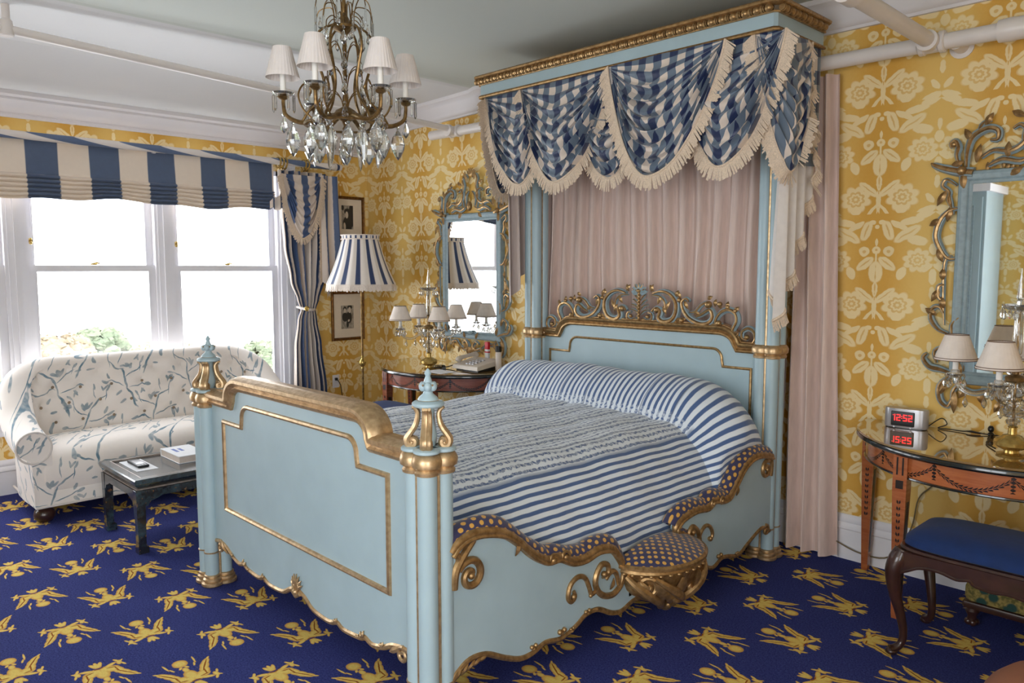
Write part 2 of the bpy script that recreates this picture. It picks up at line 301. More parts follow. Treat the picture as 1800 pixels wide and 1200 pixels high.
LEAF = [mat_leaf('green_foliage', (96, 106, 84), (124, 128, 104)), mat_leaf('yellow_foliage', (136, 126, 96), (118, 120, 92)), mat_leaf('russet_foliage', (142, 122, 100), (124, 114, 90))]
BARK = plain('bark', (70, 60, 50), .9); GRASS = plain('grass', (84, 96, 60), .95, var=.2, scale=2)

# ------------------------------------------------------------------ mesh helpers
class B:
    def __init__(s): s.v = []; s.f = []; s.uv = {}
    def face(s, pts):
        n = len(s.v); s.v += [tuple(p) for p in pts]; s.f.append(tuple(range(n, n+len(pts))))
    def box(s, x0, x1, y0, y1, z0, z1):
        n = len(s.v); s.v += [(x, y, z) for x in (x0, x1) for y in (y0, y1) for z in (z0, z1)]
        s.f += [tuple(n+i for i in q) for q in ((0, 1, 3, 2), (4, 6, 7, 5), (0, 4, 5, 1), (2, 3, 7, 6), (0, 2, 6, 4), (1, 5, 7, 3))]; return s
    def rbox(s, x0, x1, y0, y1, z0, z1, r=.01):       # box with chamfered vertical and horizontal edges
        def ring(i, z): return [(x0+i+r, y0+i, z), (x1-i-r, y0+i, z), (x1-i, y0+i+r, z), (x1-i, y1-i-r, z), (x1-i-r, y1-i, z), (x0+i+r, y1-i, z), (x0+i, y1-i-r, z), (x0+i, y0+i+r, z)]
        rs = [ring(r*.9, z0), ring(.25*r, z0+r*.25), ring(0, z0+r), ring(0, z1-r), ring(.25*r, z1-r*.25), ring(r*.9, z1)]
        return s.loft(rs, True)
    def loft(s, rings, cap=False, close=True):
        n = len(s.v); k = len(rings[0])
        for r in rings: s.v += [tuple(p) for p in r]
        for i in range(len(rings)-1):
            for j in range(k if close else k-1):
                a = n+i*k+j; b = n+i*k+(j+1) % k; s.f.append((a, b, b+k, a+k))
        if cap: s.f.append(tuple(n+j for j in range(k))[::-1]); s.f.append(tuple(n+(len(rings)-1)*k+j for j in range(k)))
        return s
    def grid(s, fn, nu, nv):                           # fn(u, v) -> (x, y, z) or (x, y, z, U, V)
        n = len(s.v)
        for i in range(nu+1):
            for j in range(nv+1):
                p = fn(i/nu, j/nv)
                if len(p) == 5: s.uv[len(s.v)] = p[3:]
                s.v.append(tuple(p[:3]))
        for i in range(nu):
            for j in range(nv):
                a = n+i*(nv+1)+j; s.f.append((a, a+1, a+nv+2, a+nv+1))
        return s
    def lathe(s, prof, c=(0, 0, 0), n=24, axis='z', lob=None):
        R_ = []
        for r, z in prof:
            row = []
            for i in range(n):
                a = 2*PI*i/n; rr = r*(lob(a) if lob else 1); x, y = rr*math.cos(a), rr*math.sin(a)
                row.append({'z': (c[0]+x, c[1]+y, c[2]+z), 'y': (c[0]+x, c[1]+z, c[2]+y), 'x': (c[0]+z, c[1]+x, c[2]+y)}[axis])
            R_.append(row)
        return s.loft(R_, True)
    def tube(s, pts, r, n=8, flat=1.0, ref=None):      # swept circle, radius number or list; flat squashes along ref
        P = [Vector(p) for p in pts]; m_ = len(P); N = None; R_ = []
        for i in range(m_):
            t = (P[min(i+1, m_-1)]-P[max(i-1, 0)]); t = t.normalized() if t.length > 1e-9 else Vector((0, 0, 1))
            if ref is not None: N = Vector(ref)-t*t.dot(Vector(ref)); N.normalize()
            elif N is None: N = t.orthogonal().normalized()
            else: N = N-t*t.dot(N); N = N.normalized() if N.length > 1e-6 else t.orthogonal().normalized()
            Bn = t.cross(N); rr = r[i*(len(r)-1)//max(1, m_-1)] if isinstance(r, (list, tuple)) else r
            if isinstance(r, (list, tuple)):
                q = i*(len(r)-1)/max(1, m_-1); k = min(int(q), len(r)-2); rr = r[k]+(r[k+1]-r[k])*(q-k)
            R_.append([P[i]+N*(rr*flat*math.cos(2*PI*j/n))+Bn*(rr*math.sin(2*PI*j/n)) for j in range(n)])
        return s.loft(R_, True)
    def ball(s, c, r, n=10, sc=(1, 1, 1)):
        R_ = []
        for i in range(1, n):
            ph = PI*i/n; R_.append([(c[0]+r*sc[0]*math.sin(ph)*math.cos(2*PI*j/(n+2)), c[1]+r*sc[1]*math.sin(ph)*math.sin(2*PI*j/(n+2)), c[2]-r*sc[2]*math.cos(ph)) for j in range(n+2)])
        return s.loft(R_, True)
    def prism(s, out, mp, h0, h1):                     # outline (a, b) through mp(a, b, h)
        n = len(s.v); k = len(out); s.v += [mp(a, b, h0) for a, b in out]+[mp(a, b, h1) for a, b in out]
        s.f.append(tuple(range(n, n+k))); s.f.append(tuple(range(n+k, n+2*k))[::-1])
        for i in range(k): j = (i+1) % k; s.f.append((n+i, n+j, n+k+j, n+k+i))
        return s
    def sweep(s, path, prof, mp, closed=False):        # profile (offset, height) mitred along a flat path
        P = [Vector(p) for p in path]; m_ = len(P); R_ = []
        for i in range(m_):
            a = P[i-1] if (i or closed) else None; b = P[(i+1) % m_] if (i < m_-1 or closed) else None
            d1 = (P[i]-a).normalized() if a is not None else (b-P[i]).normalized(); d2 = (b-P[i]).normalized() if b is not None else d1
            n1 = Vector((-d1.y, d1.x)); n2 = Vector((-d2.y, d2.x)); mm = (n1+n2)
            mm = mm/(max(.35, mm.length_squared/2)) if mm.length > 1e-6 else n1
            R_.append([mp(P[i].x+mm.x*o, P[i].y+mm.y*o, h) for o, h in prof])
        if closed: R_.append(R_[0])
        return s.loft(R_, not closed)
OFF = {}
def mesh_of(name, b, mat, smooth=True, off=(0, 0, 0), recalc=True):
    me = bpy.data.meshes.new(name); me.from_pydata([(v[0]-off[0], v[1]-off[1], v[2]-off[2]) for v in b.v], [], b.f)
    if b.uv:
        L = me.uv_layers.new(name='UVMap'); d = [0.0]*(2*len(me.loops)); vi = [0]*len(me.loops); me.loops.foreach_get('vertex_index', vi)
        for i, q in enumerate(vi):
            t = b.uv.get(q, (0, 0)); d[2*i] = t[0]; d[2*i+1] = t[1]
        L.data.foreach_set('uv', d)
    if recalc:
        bm = bmesh.new(); bm.from_mesh(me); bmesh.ops.recalc_face_normals(bm, faces=bm.faces); bm.to_mesh(me); bm.free()
    me.materials.append(mat)
    if smooth:
        me.polygons.foreach_set('use_smooth', [True]*len(me.polygons))
        try: me.set_sharp_from_angle(angle=math.radians(38))
        except Exception: pass
    return me
def obj(name, b, mat, parent=None, smooth=True, label=None):
    off = OFF.get(parent.name, (0, 0, 0)) if parent else (0, 0, 0)
    o = bpy.data.objects.new(name, mesh_of(name, b, mat, smooth, off)); C.objects.link(o); o.parent = parent
    if parent: OFF[o.name] = off
    if label: o['label'] = label
    return o
def inst(name, me, parent, loc, rot=(0, 0, 0), sc=(1, 1, 1)):
    off = OFF.get(parent.name, (0, 0, 0)) if parent else (0, 0, 0)
    o = bpy.data.objects.new(name, me); C.objects.link(o); o.parent = parent; o.location = (loc[0]-off[0], loc[1]-off[1], loc[2]-off[2]); o.rotation_euler = rot; o.scale = sc
    if parent: OFF[o.name] = off
    return o
def thing(name, label, cat, loc=(0, 0, 0), rz=0.0, group=None, world=True):
    o = bpy.data.objects.new(name, None); C.objects.link(o); o.location = loc; o.rotation_euler = (0, 0, rz); o.empty_display_size = .1
    o['label'] = label; o['category'] = cat
    if group: o['group'] = group
    OFF[o.name] = tuple(loc) if world else (0, 0, 0)
    return o
def tag(o, label, cat, group=None):
    o['label'] = label; o['category'] = cat
    if group: o['group'] = group
    return o
def struct(name, b, mat, parent=None, smooth=False):
    o = obj(name, b, mat, parent, smooth)
    if not parent: o['kind'] = 'structure'
    return o
def dup(root, loc, rz=None, label=None):
    r = root.copy(); C.objects.link(r); r.location = loc
    if rz is not None: r.rotation_euler = (0, 0, rz)
    if label: r['label'] = label
    for ch in list(root.children):
        c = ch.copy(); C.objects.link(c); c.parent = r
        for g in ch.children: d = g.copy(); C.objects.link(d); d.parent = c
    return r
def cat(pts, n=6):                                     # Catmull-Rom through points of any dimension
    P = [Vector(p) for p in pts]; out = []
    for i in range(len(P)-1):
        a = P[max(i-1, 0)]; b = P[i]; c = P[i+1]; d = P[min(i+2, len(P)-1)]
        for k in range(n):
            t = k/n; out.append(.5*((2*b)+(c-a)*t+(2*a-5*b+4*c-d)*t*t+(3*b-a-3*c+d)*t**3))
    out.append(P[-1]); return out
def arc(cx, cy, r, a0, a1, n=8): return [(cx+r*cs(a0+(a1-a0)*i/n), cy+r*sn(a0+(a1-a0)*i/n)) for i in range(n+1)]
def spiral(cx, cy, r0, r1, a0, a1, n=26): return [(cx+(r0+(r1-r0)*i/n)*cs(a0+(a1-a0)*i/n), cy+(r0+(r1-r0)*i/n)*sn(a0+(a1-a0)*i/n)) for i in range(n+1)]
def carve(blue, gold, path, mp, r, h=0.0, rim=True):   # a carved scroll: painted body with a gilt ridge
    p3 = [mp(a, b, h) for a, b in path]
    rr = r if isinstance(r, (list, tuple)) else [r*.45, r, r*.9, r*.45]
    blue.tube(p3, rr, 7)
    if rim:
        hh = max(rr)*.72; gold.tube([mp(a, b, h+hh) for a, b in path], [q*.5 for q in rr], 6)
def leaf(bd, a, b, ang, L, W, mp, h=0.0):
    n = 6; R_ = []
    for i in range(n+1):
        t = i/n; wd = W*math.sin(PI*min(1, t*.92+.06)); x = L*t; hh = h+W*.5*math.sin(PI*t)
        row = []
        for q in (-1, -.4, 0, .4, 1): row.append(mp(a+cs(ang)*x-sn(ang)*wd*q, b+sn(ang)*x+cs(ang)*wd*q, hh+(W*.5*(1-abs(q))*math.sin(PI*t))))
        row.append(mp(a+cs(ang)*x, b+sn(ang)*x, h-.004)); R_.append(row)
    bd.loft(R_, True)

# ------------------------------------------------------------------ the room
YF, XR = -5.95, 7.7
struct('floor', B().box(-.2, XR, YF, .2, -.06, 0), CARPET)
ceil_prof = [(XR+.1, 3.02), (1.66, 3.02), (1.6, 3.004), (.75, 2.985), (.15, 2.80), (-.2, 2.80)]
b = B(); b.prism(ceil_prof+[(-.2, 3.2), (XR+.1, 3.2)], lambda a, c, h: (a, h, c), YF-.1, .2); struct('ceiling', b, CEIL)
struct('wall_back', B().box(-.2, XR+.1, 0, .2, 0, 3.1), WP_BACK)
b = B(); b.box(-.2, 0, -5.95, -5.02, 0, 3.0); b.box(-.2, 0, -.87, 0, 0, 3.0); b.box(-.2, 0, -5.02, -.87, 0, .54); b.box(-.2, 0, -5.02, -.87, 2.44, 3.0); struct('wall_left', b, WP_SIDE)
b = B(); b.box(XR, XR+.2, YF, -5.7, 0, 3.1); b.box(XR, XR+.2, -3.7, .2, 0, 3.1); b.box(XR, XR+.2, -5.7, -3.7, 0, .5); b.box(XR, XR+.2, -5.7, -3.7, 2.5, 3.1); struct('wall_right', b, WP_SIDE)
b = B(); b.box(-.2, 4.5, YF-.2, YF, 0, 3.1); b.box(6.5, XR+.1, YF-.2, YF, 0, 3.1); b.box(4.5, 6.5, YF-.2, YF, 0, .47); b.box(4.5, 6.5, YF-.2, YF, 2.57, 3.1); struct('wall_front', b, WP_BACK)
# cornices (stepped mouldings)
prof_w = [(0, -.165), (.018, -.165), (.022, -.15), (.03, -.145), (.03, -.135), (.05, -.128), (.085, -.1), (.11, -.065), (.12, -.06), (.12, -.045), (.15, -.03), (.155, -.012), (.155, .02), (0, .02)]
b = B(); b.prism(prof_w, lambda a, c, h: (a, h, 2.805+c), YF, 0); struct('trim_1', b, CORN, smooth=True)
prof_b = [(0, -.17), (.02, -.17), (.024, -.155), (.035, -.15), (.045, -.135), (.05, -.12), (.055, -.06), (.07, -.04), (.1, -.025), (.105, -.012), (.105, .02), (0, .02)]
b = B(); cx_ = [(0.0, 2.805)]+[(.15+.6*t, 2.805+.18*t*t*(3-2*t)) for t in [i/10 for i in range(11)]]+[(1.6, 3.004), (1.66, 3.02), (XR, 3.02)]
b.loft([[(x, -o, z+h) for o, h in prof_b] for x, z in cx_], True); struct('trim_2', b, CORN, smooth=True)
# a flat moulded band on the ceiling along the back wall
base_prof = [(0, 0), (.018, 0), (.018, .165), (.024, .172), (.024, .19), (.014, .205), (.018, .215), (.014, .235), (.006, .25), (0, .25)]
b = B(); b.prism(base_prof, lambda a, c, h: (h, -a, c), 0, XR); struct('baseboard_back', b, WHITE, smooth=True)
b = B(); b.prism(base_prof, lambda a, c, h: (a, h, c), YF, 0); struct('baseboard_left', b, WHITE, smooth=True)
# window wall joinery
def window(k, y0, y1):
    b = B(); root = None
    # outer frame
    b.box(-.15, -.0, y0-.045, y0+.02, .54, 2.44); b.box(-.15, -.0, y1-.02, y1+.045, .54, 2.44); b.box(-.15, 0, y0, y1, 2.40, 2.44); b.box(-.16, 0, y0, y1, .54, .575)
    root = obj('window_%d' % k, b, WHITE); root['kind'] = 'structure'; root.location = (0, 0, 0)
    y0 += .02; y1 -= .02; st = .045
    def sash(nm, x0, z0, z1, bot, top):
        f = B(); f.box(x0-.035, x0, y0, y0+st, z0, z1); f.box(x0-.035, x0, y1-st, y1, z0, z1); f.box(x0-.035, x0, y0+st, y1-st, z0, z0+bot); f.box(x0-.035, x0, y0+st, y1-st, z1-top, z1)
        for yy in (y0+st, y1-st-.008): f.box(x0-.02, x0+.006, yy, yy+.008, z0+bot, z1-top)
        o = obj(nm, f, WHITE, root); obj('pane', B().box(x0-.02, x0-.016, y0+st, y1-st, z0+bot, z1-top), PANE, o); return o
    sash('upper_sash', -.07, 1.575, 2.40, .045, .04); lo = sash('lower_sash', -.025, .575, 1.622, .05, .045)
    ym = (y0+y1)/2; c = B(); c.ball((-.028, ym, 1.632), .016, 8, (1, 1.4, .6)); c.tube([(-.028, ym-.025, 1.63), (-.01, ym+.01, 1.642), (-.01, ym+.03, 1.636)], .006, 6); obj('sash_lock', c, BRASS, root)
    c = B(); c.box(-.022, -.012, y0+.012, y0+.034, 1.775, 1.81); c.ball((-.008, y0+.022, 1.78), .012, 7); c.ball((-.008, y0+.022, 1.806), .01, 7); obj('latch', c, BRASS, root)
for k, (a, c) in enumerate([(-1.85, -.915), (-2.87, -1.955), (-3.89, -2.975), (-4.97, -3.995)]): window(k+1, a, c)
b = B()
for y in (-1.9025, -2.9225, -3.9425): b.box(-.16, .012, y-.052, y+.052, .54, 2.44); b.box(.012, .03, y-.014, y+.014, .54, 2.44)
for y in (-.87, -5.02):
    s_ = 1 if y > -2 else -1; b.box(-.16, .025, min(y, y+s_*.10), max(y, y+s_*.10), .5, 2.5); b.box(.025, .04, min(y+s_*.07, y+s_*.10), max(y+s_*.07, y+s_*.10), .5, 2.5); b.box(.025, .034, min(y, y+s_*.02), max(y, y+s_*.02), .5, 2.5)
b.box(-.16, .02, -.915, -.87, .54, 2.44); b.box(-.16, .02, -5.02, -4.97, .54, 2.44)
struct('trim_4', b, WHITE)
b = B(); b.rbox(-.16, .075, -5.14, -.75, .505, .54, .01); b.box(0, .03, -5.12, -.77, .42, .505); struct('trim_5', b, WHITE)
# unseen front window behind the camera, added to let in frontal fill light
b = B()
for x in (4.5, 5.47, 6.44): b.box(x, x+.06, YF-.15, YF+.02, .47, 2.57)
b.box(4.5, 6.5, YF-.15, YF+.02, .47, .52); b.box(4.5, 6.5, YF-.15, YF+.02, 2.52, 2.57); b.box(4.5, 6.5, YF-.1, YF-.06, 1.5, 1.56); struct('window_5', b, WHITE)
b = B()
for y in (-5.7, -4.73, -3.76): b.box(XR-.02, XR+.15, y, y+.06, .5, 2.5)
b.box(XR-.02, XR+.15, -5.7, -3.7, .5, .55); b.box(XR-.02, XR+.15, -5.7, -3.7, 2.45, 2.5); b.box(XR+.06, XR+.1, -5.7, -3.7, 1.47, 1.53); struct('window_6', b, WHITE)  # unseen right-wall window, added to brighten the bed's right side

# pipes under the ceiling
def pipe_bits(root, a, b_, r, n=16): obj('pipe', B().tube([a, b_], r, n), PIPE, root)
r_ = thing('heating_pipe', 'white wall pipe running along the back wall behind the canopy', 'pipe', (4.0, -.12, 2.68))
obj('pipe', B().tube([(1.15, -.12, 2.70), (4.95, -.12, 2.672)], .037, 18), PIPE, r_)
obj('pipe', B().tube([(4.9, -.12, 2.672), (5.31, -.12, 2.669)], .0375, 18), PIPE, r_)
obj('pipe', B().tube([(5.3, -.12, 2.669), (5.36, -.12, 2.668), (5.37, -.12, 2.668), (7.6, -.12, 2.65)], [.05, .053, .05, .048], 18), PIPE, r_)
def tee(x, z, r, k=1):
    c = B(); c.lathe([(r+.008, -.06), (r+.014, -.055), (r+.014, -.035), (r+.008, -.03), (r+.008, .03), (r+.014, .035), (r+.014, .055), (r+.008, .06)], (x, -.12, z), 20, 'x')
    c.lathe([(r+.004, -.075), (r+.004, .0)], (x, -.12, z), 20, 'y'); c.lathe([(r+.012, -.085), (r+.012, -.06), (r+.004, -.055)], (x, -.12, z), 20, 'y'); return c
obj('tee_fitting', tee(5.02, 2.672, .037), PIPE, r_); obj('tee_fitting', tee(1.46, 2.698, .034), PIPE, r_)
obj('wall_flange', B().lathe([(.03, -.1), (.034, -.01), (.055, -.008), (.055, -.002)], (5.115, 0, 2.66), 20, 'y'), PIPE, r_)
r_ = thing('ceiling_pipe', 'thin white pipe crossing the ceiling above the window, to the top left corner', 'pipe', (1.45, -1.6, 2.8))
obj('pipe', B().tube([(1.46, -.2, 2.712), (1.42, -3.14, 2.868), (1.415, -3.6, 2.89)], .024, 14), PIPE, r_)
obj('fitting', B().lathe([(.02, .13), (.02, .05), (.03, .04), (.036, -.035), (.03, -.04)], (1.42, -3.2, 2.875), 16), PIPE, r_)
obj('hanger_rod', B().tube([(1.42, -3.2, 2.99), (1.42, -3.2, 3.02)], .006, 6), BRONZE, r_)
r_ = thing('ceiling_pipe', 'fatter white ceiling pipe right of the canopy coming towards the viewer', 'pipe', (5.02, -1.6, 2.7))
obj('pipe', B().tube([(5.02, -.19, 2.676), (5.02, -3.6, 2.70)], .036, 16), PIPE, r_)
obj('coupling', B().lathe([(.036, -.05), (.048, -.045), (.048, .045), (.036, .05)], (5.02, -1.08, 2.682), 18, 'y'), PIPE, r_)

# outlet
r_ = thing('wall_outlet', 'white wall socket with a black plug beside the window curtain', 'outlet', (0, -.385, .5))
obj('cover_plate', B().rbox(0, .006, -.42, -.35, .48, .6, .002), WHITE, r_); obj('plug', B().rbox(.006, .03, -.40, -.375, .55, .575, .004), BLACKP, r_)
obj('power_cord', B().tube(cat([(.028, -.385, .56), (.03, -.35, .5), (.03, -.335, .38), (.04, -.33, .2), (.05, -.31, .02)]), .004, 6), CORD, r_)

# outside: low hill with trees seen through the glass
b = B(); b.grid(lambda u, v: (-28-60*u, -30+80*v, -8.5-1.2*math.sin(u*3)), 6, 6); struct('ground_outside', b, GRASS)
tl = ['pale russet tree outside the middle window', 'rounded green tree outside the middle window', 'low yellow tree behind the sofa back in the middle window', 'green tree outside the far left window', 'yellow tree at the edge of the far left window',
      'small green tree low in the right window behind the sofa', 'green tree beside the right window frame', 'low russet tree outside between the two windows']
for k, (x, y, zt, r, mt) in enumerate([(-31, 4.9, -1.2, 1.7, 2), (-38, 8.4, -1.5, 1.9, 0), (-33, 9.4, -2.0, 1.5, 1), (-27, .2, -.9, 1.6, 0), (-38, 1.4, -1.1, 2.2, 1), (-34, 15.6, -2.4, 1.7, 0), (-38, 20.8, -2.1, 2.0, 0), (-40, 13.0, -2.6, 1.9, 2)]):
    r_ = thing('tree', tl[k], 'tree', (x, y, -8.6), group='trees outside the windows')
    c = B(); rnd = random.Random(k)
    for q in range(150):
        a = rnd.random()*6.28; h = rnd.random(); rad = r*(.25+.95*math.sqrt(1-h)); rr = r*(.12+.12*rnd.random())
        c.ball((x+rad*.7*math.cos(a), y+rad*math.sin(a)*.9, zt-rr*.8-(1-h)*r*1.5), rr, 8, (1, 1, .85))
    c.v = [(p[0]+rnd.uniform(-.09, .09), p[1]+rnd.uniform(-.09, .09), p[2]+rnd.uniform(-.09, .09)) for p in c.v]
    obj('crown', c, LEAF[mt], r_); obj('trunk', B().tube([(x, y, -8.8), (x, y, zt-1.2*r)], [.35, .2], 8), BARK, r_)

# ------------------------------------------------------------------ the canopy bed
XL, XRB, YH, YFT = 2.545, 4.325, -.29, -2.645
XC = (XL+XRB)/2
bed = thing('canopy_bed', 'pale blue and gilt carved four poster style bed with a half canopy', 'bed', (XC, -1.46, 0))
def post(x, y, z1, band, foot):
    b = B(); o = .034
    for sx in (-1, 1):
        for sy in (-1, 1): b.lathe([(.034, .03), (.034, z1)], (x+sx*o, y+sy*o, 0), 18)
    b.box(x-o, x+o, y-o, y+o, .03, z1); p = obj('post', b, BLUE, bed)
    g = B()
    for dx, dy in ((o*1.42, 0), (-o*1.42, 0), (0, o*1.42), (0, -o*1.42)): g.lathe([(.008, .05), (.008, z1)], (x+dx, y+dy, 0), 8)
    obj('gilt_bead', g, GOLD, p)
    def ring(prof, nm):
        g = B()
        for sx in (-1, 1):
            for sy in (-1, 1): g.lathe(prof, (x+sx*o, y+sy*o, 0), 20)
        zs = [q[1] for q in prof]; g.box(x-o, x+o, y-o, y+o, min(zs)+.001, max(zs)-.001); obj(nm, g, GOLD, p)
    z = band
    ring([(.03, z-.045), (.042, z-.04), (.043, z-.03), (.037, z-.022), (.05, z-.012), (.052, z+.008), (.046, z+.022), (.038, z+.03), (.03, z+.034)], 'collar')
    ring([(.03, .168), (.037, .17), (.037, .176), (.03, .178)], 'collar')
    ring([(.03, .062), (.040, .056), (.041, .048), (.038, .044), (.046, .038), (.047, .028), (.043, .024), (.054, .018), (.055, .006), (.05, .001)], 'foot')
    return p
for x in (XL, XRB):
    p = post(x, YFT, .95, .955, True); z = .99
    b = B()
    for sx in (-1, 1):
        for sy in (-1, 1): b.lathe([(.04, z-.004), (.046, z), (.046, z+.008), (.04, z+.012)], (x+sx*.034, YFT+sy*.034, 0), 18)
    b.box(x-.04, x+.04, YFT-.04, YFT+.04, z-.003, z+.011); obj('capital_plate', b, BLUE, p)
    b = B(); b.lathe([(.02, z+.01), (.026, z+.03), (.03, z+.05), (.024, z+.08), (.018, z+.11), (.022, z+.145)], (x, YFT, 0), 16)
    b.lathe([(.01, z+.145), (.05, z+.147), (.055, z+.152), (.055, z+.16), (.048, z+.165), (.036, z+.168), (.034, z+.174), (.03, z+.18), (.018, z+.19), (.014, z+.2), (.016, z+.207), (.02, z+.212), (.018, z+.22), (.013, z+.236), (.008, z+.25), (.011, z+.256), (.012, z+.26), (.008, z+.266), (.005, z+.272), (.001, z+.276)], (x, YFT, 0), 20)
    for k in range(6): b.ball((x+.02*cs(k*60+20), YFT+.02*sn(k*60+20), z+.215), .014, 8, (1, 1, 1.15))
    obj('finial', b, BLUE, p)
    g = B(); g.lathe([(.03, z+.166), (.038, z+.169), (.03, z+.172)], (x, YFT, 0), 18)
    for k in range(6): g.lathe([(.001, -.004), (.004, 0), (.001, .004)], (x+.032*cs(k*60+50), YFT+.032*sn(k*60+50), z+.222), 6)
    obj('gilt_detail', g, GOLD, p)
    for k in range(4):
        a = 45+90*k; g = B(); mp = lambda r, q, h: (x+r*cs(a)-h*sn(a), YFT+r*sn(a)+h*cs(a), z+q)
        path = cat([(.052, .145), (.044, .141), (.036, .128), (.037, .105), (.045, .08), (.062, .055), (.072, .038), (.07, .02), (.055, .013), (.045, .022), (.046, .034), (.056, .036), (.058, .028)], 4)
        for hh in (-.009, .009): g.tube([mp(q[0], q[1], hh) for q in path], [.006, .008, .0105, .012, .011, .008], 8)
        g.tube([mp(q[0]+.003, q[1], 0) for q in path[:-8]], [.005, .007, .008], 7); g.ball(mp(.055, .025, -.012), .0075, 8); g.ball(mp(.055, .025, .012), .0075, 8)
        obj('scroll_bracket', g, GOLD, p)
for x in (XL, XRB): post(x, YH, 2.735, 1.155, True)
# footboard
mpF = lambda a, c, h: (a, YFT-.022-h, c)
def arch(x0, x1, xs, zs, zt, rr):                     # flat shoulder, quarter round, flat top, mirrored
    L = [(x0, zs), (xs, zs)]+[(xs+.018, zs+.006)]+arc(xs+.018+rr, zs+(zt-zs)-rr*((zt-zs)/rr if False else 1), rr, 180, 90, 8)[0:]
    Rm = [(x0+x1-a, c) for a, c in L][::-1]; return L+Rm
top = [(2.575, .962), (2.838, .962), (2.85, .985)]+[(2.95+.1*cs(a), .985+.075*sn(a)) for a in range(170, 89, -10)]
top = top+[(2*XC-a, c) for a, c in top][::-1]
sc_ = cat([(2.60, .235), (2.665, .245), (2.74, .232), (2.80, .205), (2.87, .188), (2.92, .2), (2.96, .186), (3.07, .178), (3.12, .192), (3.18, .175), (3.30, .182), (3.37, .215), (3.435, .232)], 4)
sc_ = [tuple(q) for q in sc_]; scal = sc_+[(2*XC-a, c) for a, c in sc_][::-1][1:]
b = B(); b.prism([(a, c) for a, c in top]+scal[::-1], mpF, -.044, 0); fb = obj('footboard', b, BLUE, bed)
railp = [(-.03, -.02), (-.03, .012), (-.018, .026), (-.012, .028), (-.006, .02), (.0, .022), (.012, .036), (.026, .036), (.034, .024), (.036, .01), (.04, .004), (.042, -.02), (.036, -.068), (.012, -.08), (-.02, -.06)]
g = B(); g.sweep(top, railp, mpF); obj('top_rail', g, GOLD, fb)
pn = [(2.752, .43), (2.752, .862), (2.945, .862), (2.953, .90)]+[(3.01+.057*cs(a), .907+.057*sn(a)) for a in range(170, 89, -16)]
pn = pn+[(2*XC-a, c) for a, c in pn][::-1]
bead = [(-.011, 0), (-.008, .009), (0, .013), (.008, .009), (.011, 0)]
g = B(); g.sweep(pn, bead, mpF, True); obj('panel_moulding', g, GOLD, fb)
g = B(); g.tube([mpF(a, c, -.004) for a, c in scal], .012, 8)
def flip(fn):
    fn(lambda a: a); fn(lambda a: 2*XC-a)
def fb_orn(fx):
    mp = lambda a, c, h: mpF(fx(a), c, h)
    g.tube([mp(a, c, .004) for a, c in spiral(2.672, .222, .03, .008, 95, -330)], .008, 7)
    for a, c, s in ((2.80, .215, .7), (2.93, .205, 1), (3.12, .2, .7), (2.965, .19, .6)):
        leaf(g, a, c-.01, 100, .032*s, .009*s, mp, .006); leaf(g, a, c-.01, 50, .028*s, .008*s, mp, .006); g.ball(mp(a+.008, c, .008), .009*s, 7)
    leaf(g, 2.68, .25, -30, .09, .012, mp, .004)
flip(fb_orn)
for k in range(7): leaf(g, XC, .235, 30+20*k, .055+.012*math.sin(PI*k/6), .009, mpF, .006)
g.tube([mpF(a, c, .01) for a, c in spiral(XC, .255, .03, .012, 200, 560)], .006, 6); g.ball(mpF(XC, .225, .012), .015, 8)
g.tube([mpF(a, c, .008) for a, c in ((XC-.035, .225), (XC, .205), (XC+.035, .225))], .01, 7); obj('carved_edge', g, GOLD, fb)
# headboard
mpH = lambda a, c, h: (a, -.272-h, c)
toph = [(2.575, 1.155), (2.742, 1.155), (2.757, 1.18)]+[(2.875+.118*cs(a), 1.165+.083*sn(a)) for a in range(160, 89, -10)]
toph = toph+[(2*XC-a, c) for a, c in toph][::-1]
b = B(); b.prism(toph+[(2*XC-2.575, .3), (2.575, .3)], mpH, -.03, 0); hb = obj('headboard', b, BLUE, bed)
railh = [(-.03, -.0), (-.03, .014), (-.022, .022), (-.014, .02), (-.008, .012), (-.002, .014), (.006, .026), (.014, .03), (.022, .026), (.028, .012), (.032, .012), (.034, -.0), (.034, -.04), (-.02, -.05)]
g = B(); g.sweep(toph, railh, mpH); obj('top_rail', g, DGOLD, hb)
pn = [(2.665, .6), (2.665, 1.036), (2.842, 1.036), (2.85, 1.075)]+[(2.91+.06*cs(a), 1.078+.058*sn(a)) for a in range(170, 89, -16)]
pn = pn+[(2*XC-a, c) for a, c in pn][::-1]
g = B(); g.sweep(pn, [(-.008, 0), (-.006, .007), (0, .01), (.006, .007), (.008, 0)], mpH, True); obj('panel_moulding', g, DGOLD, hb)
bl, gd = B(), B()
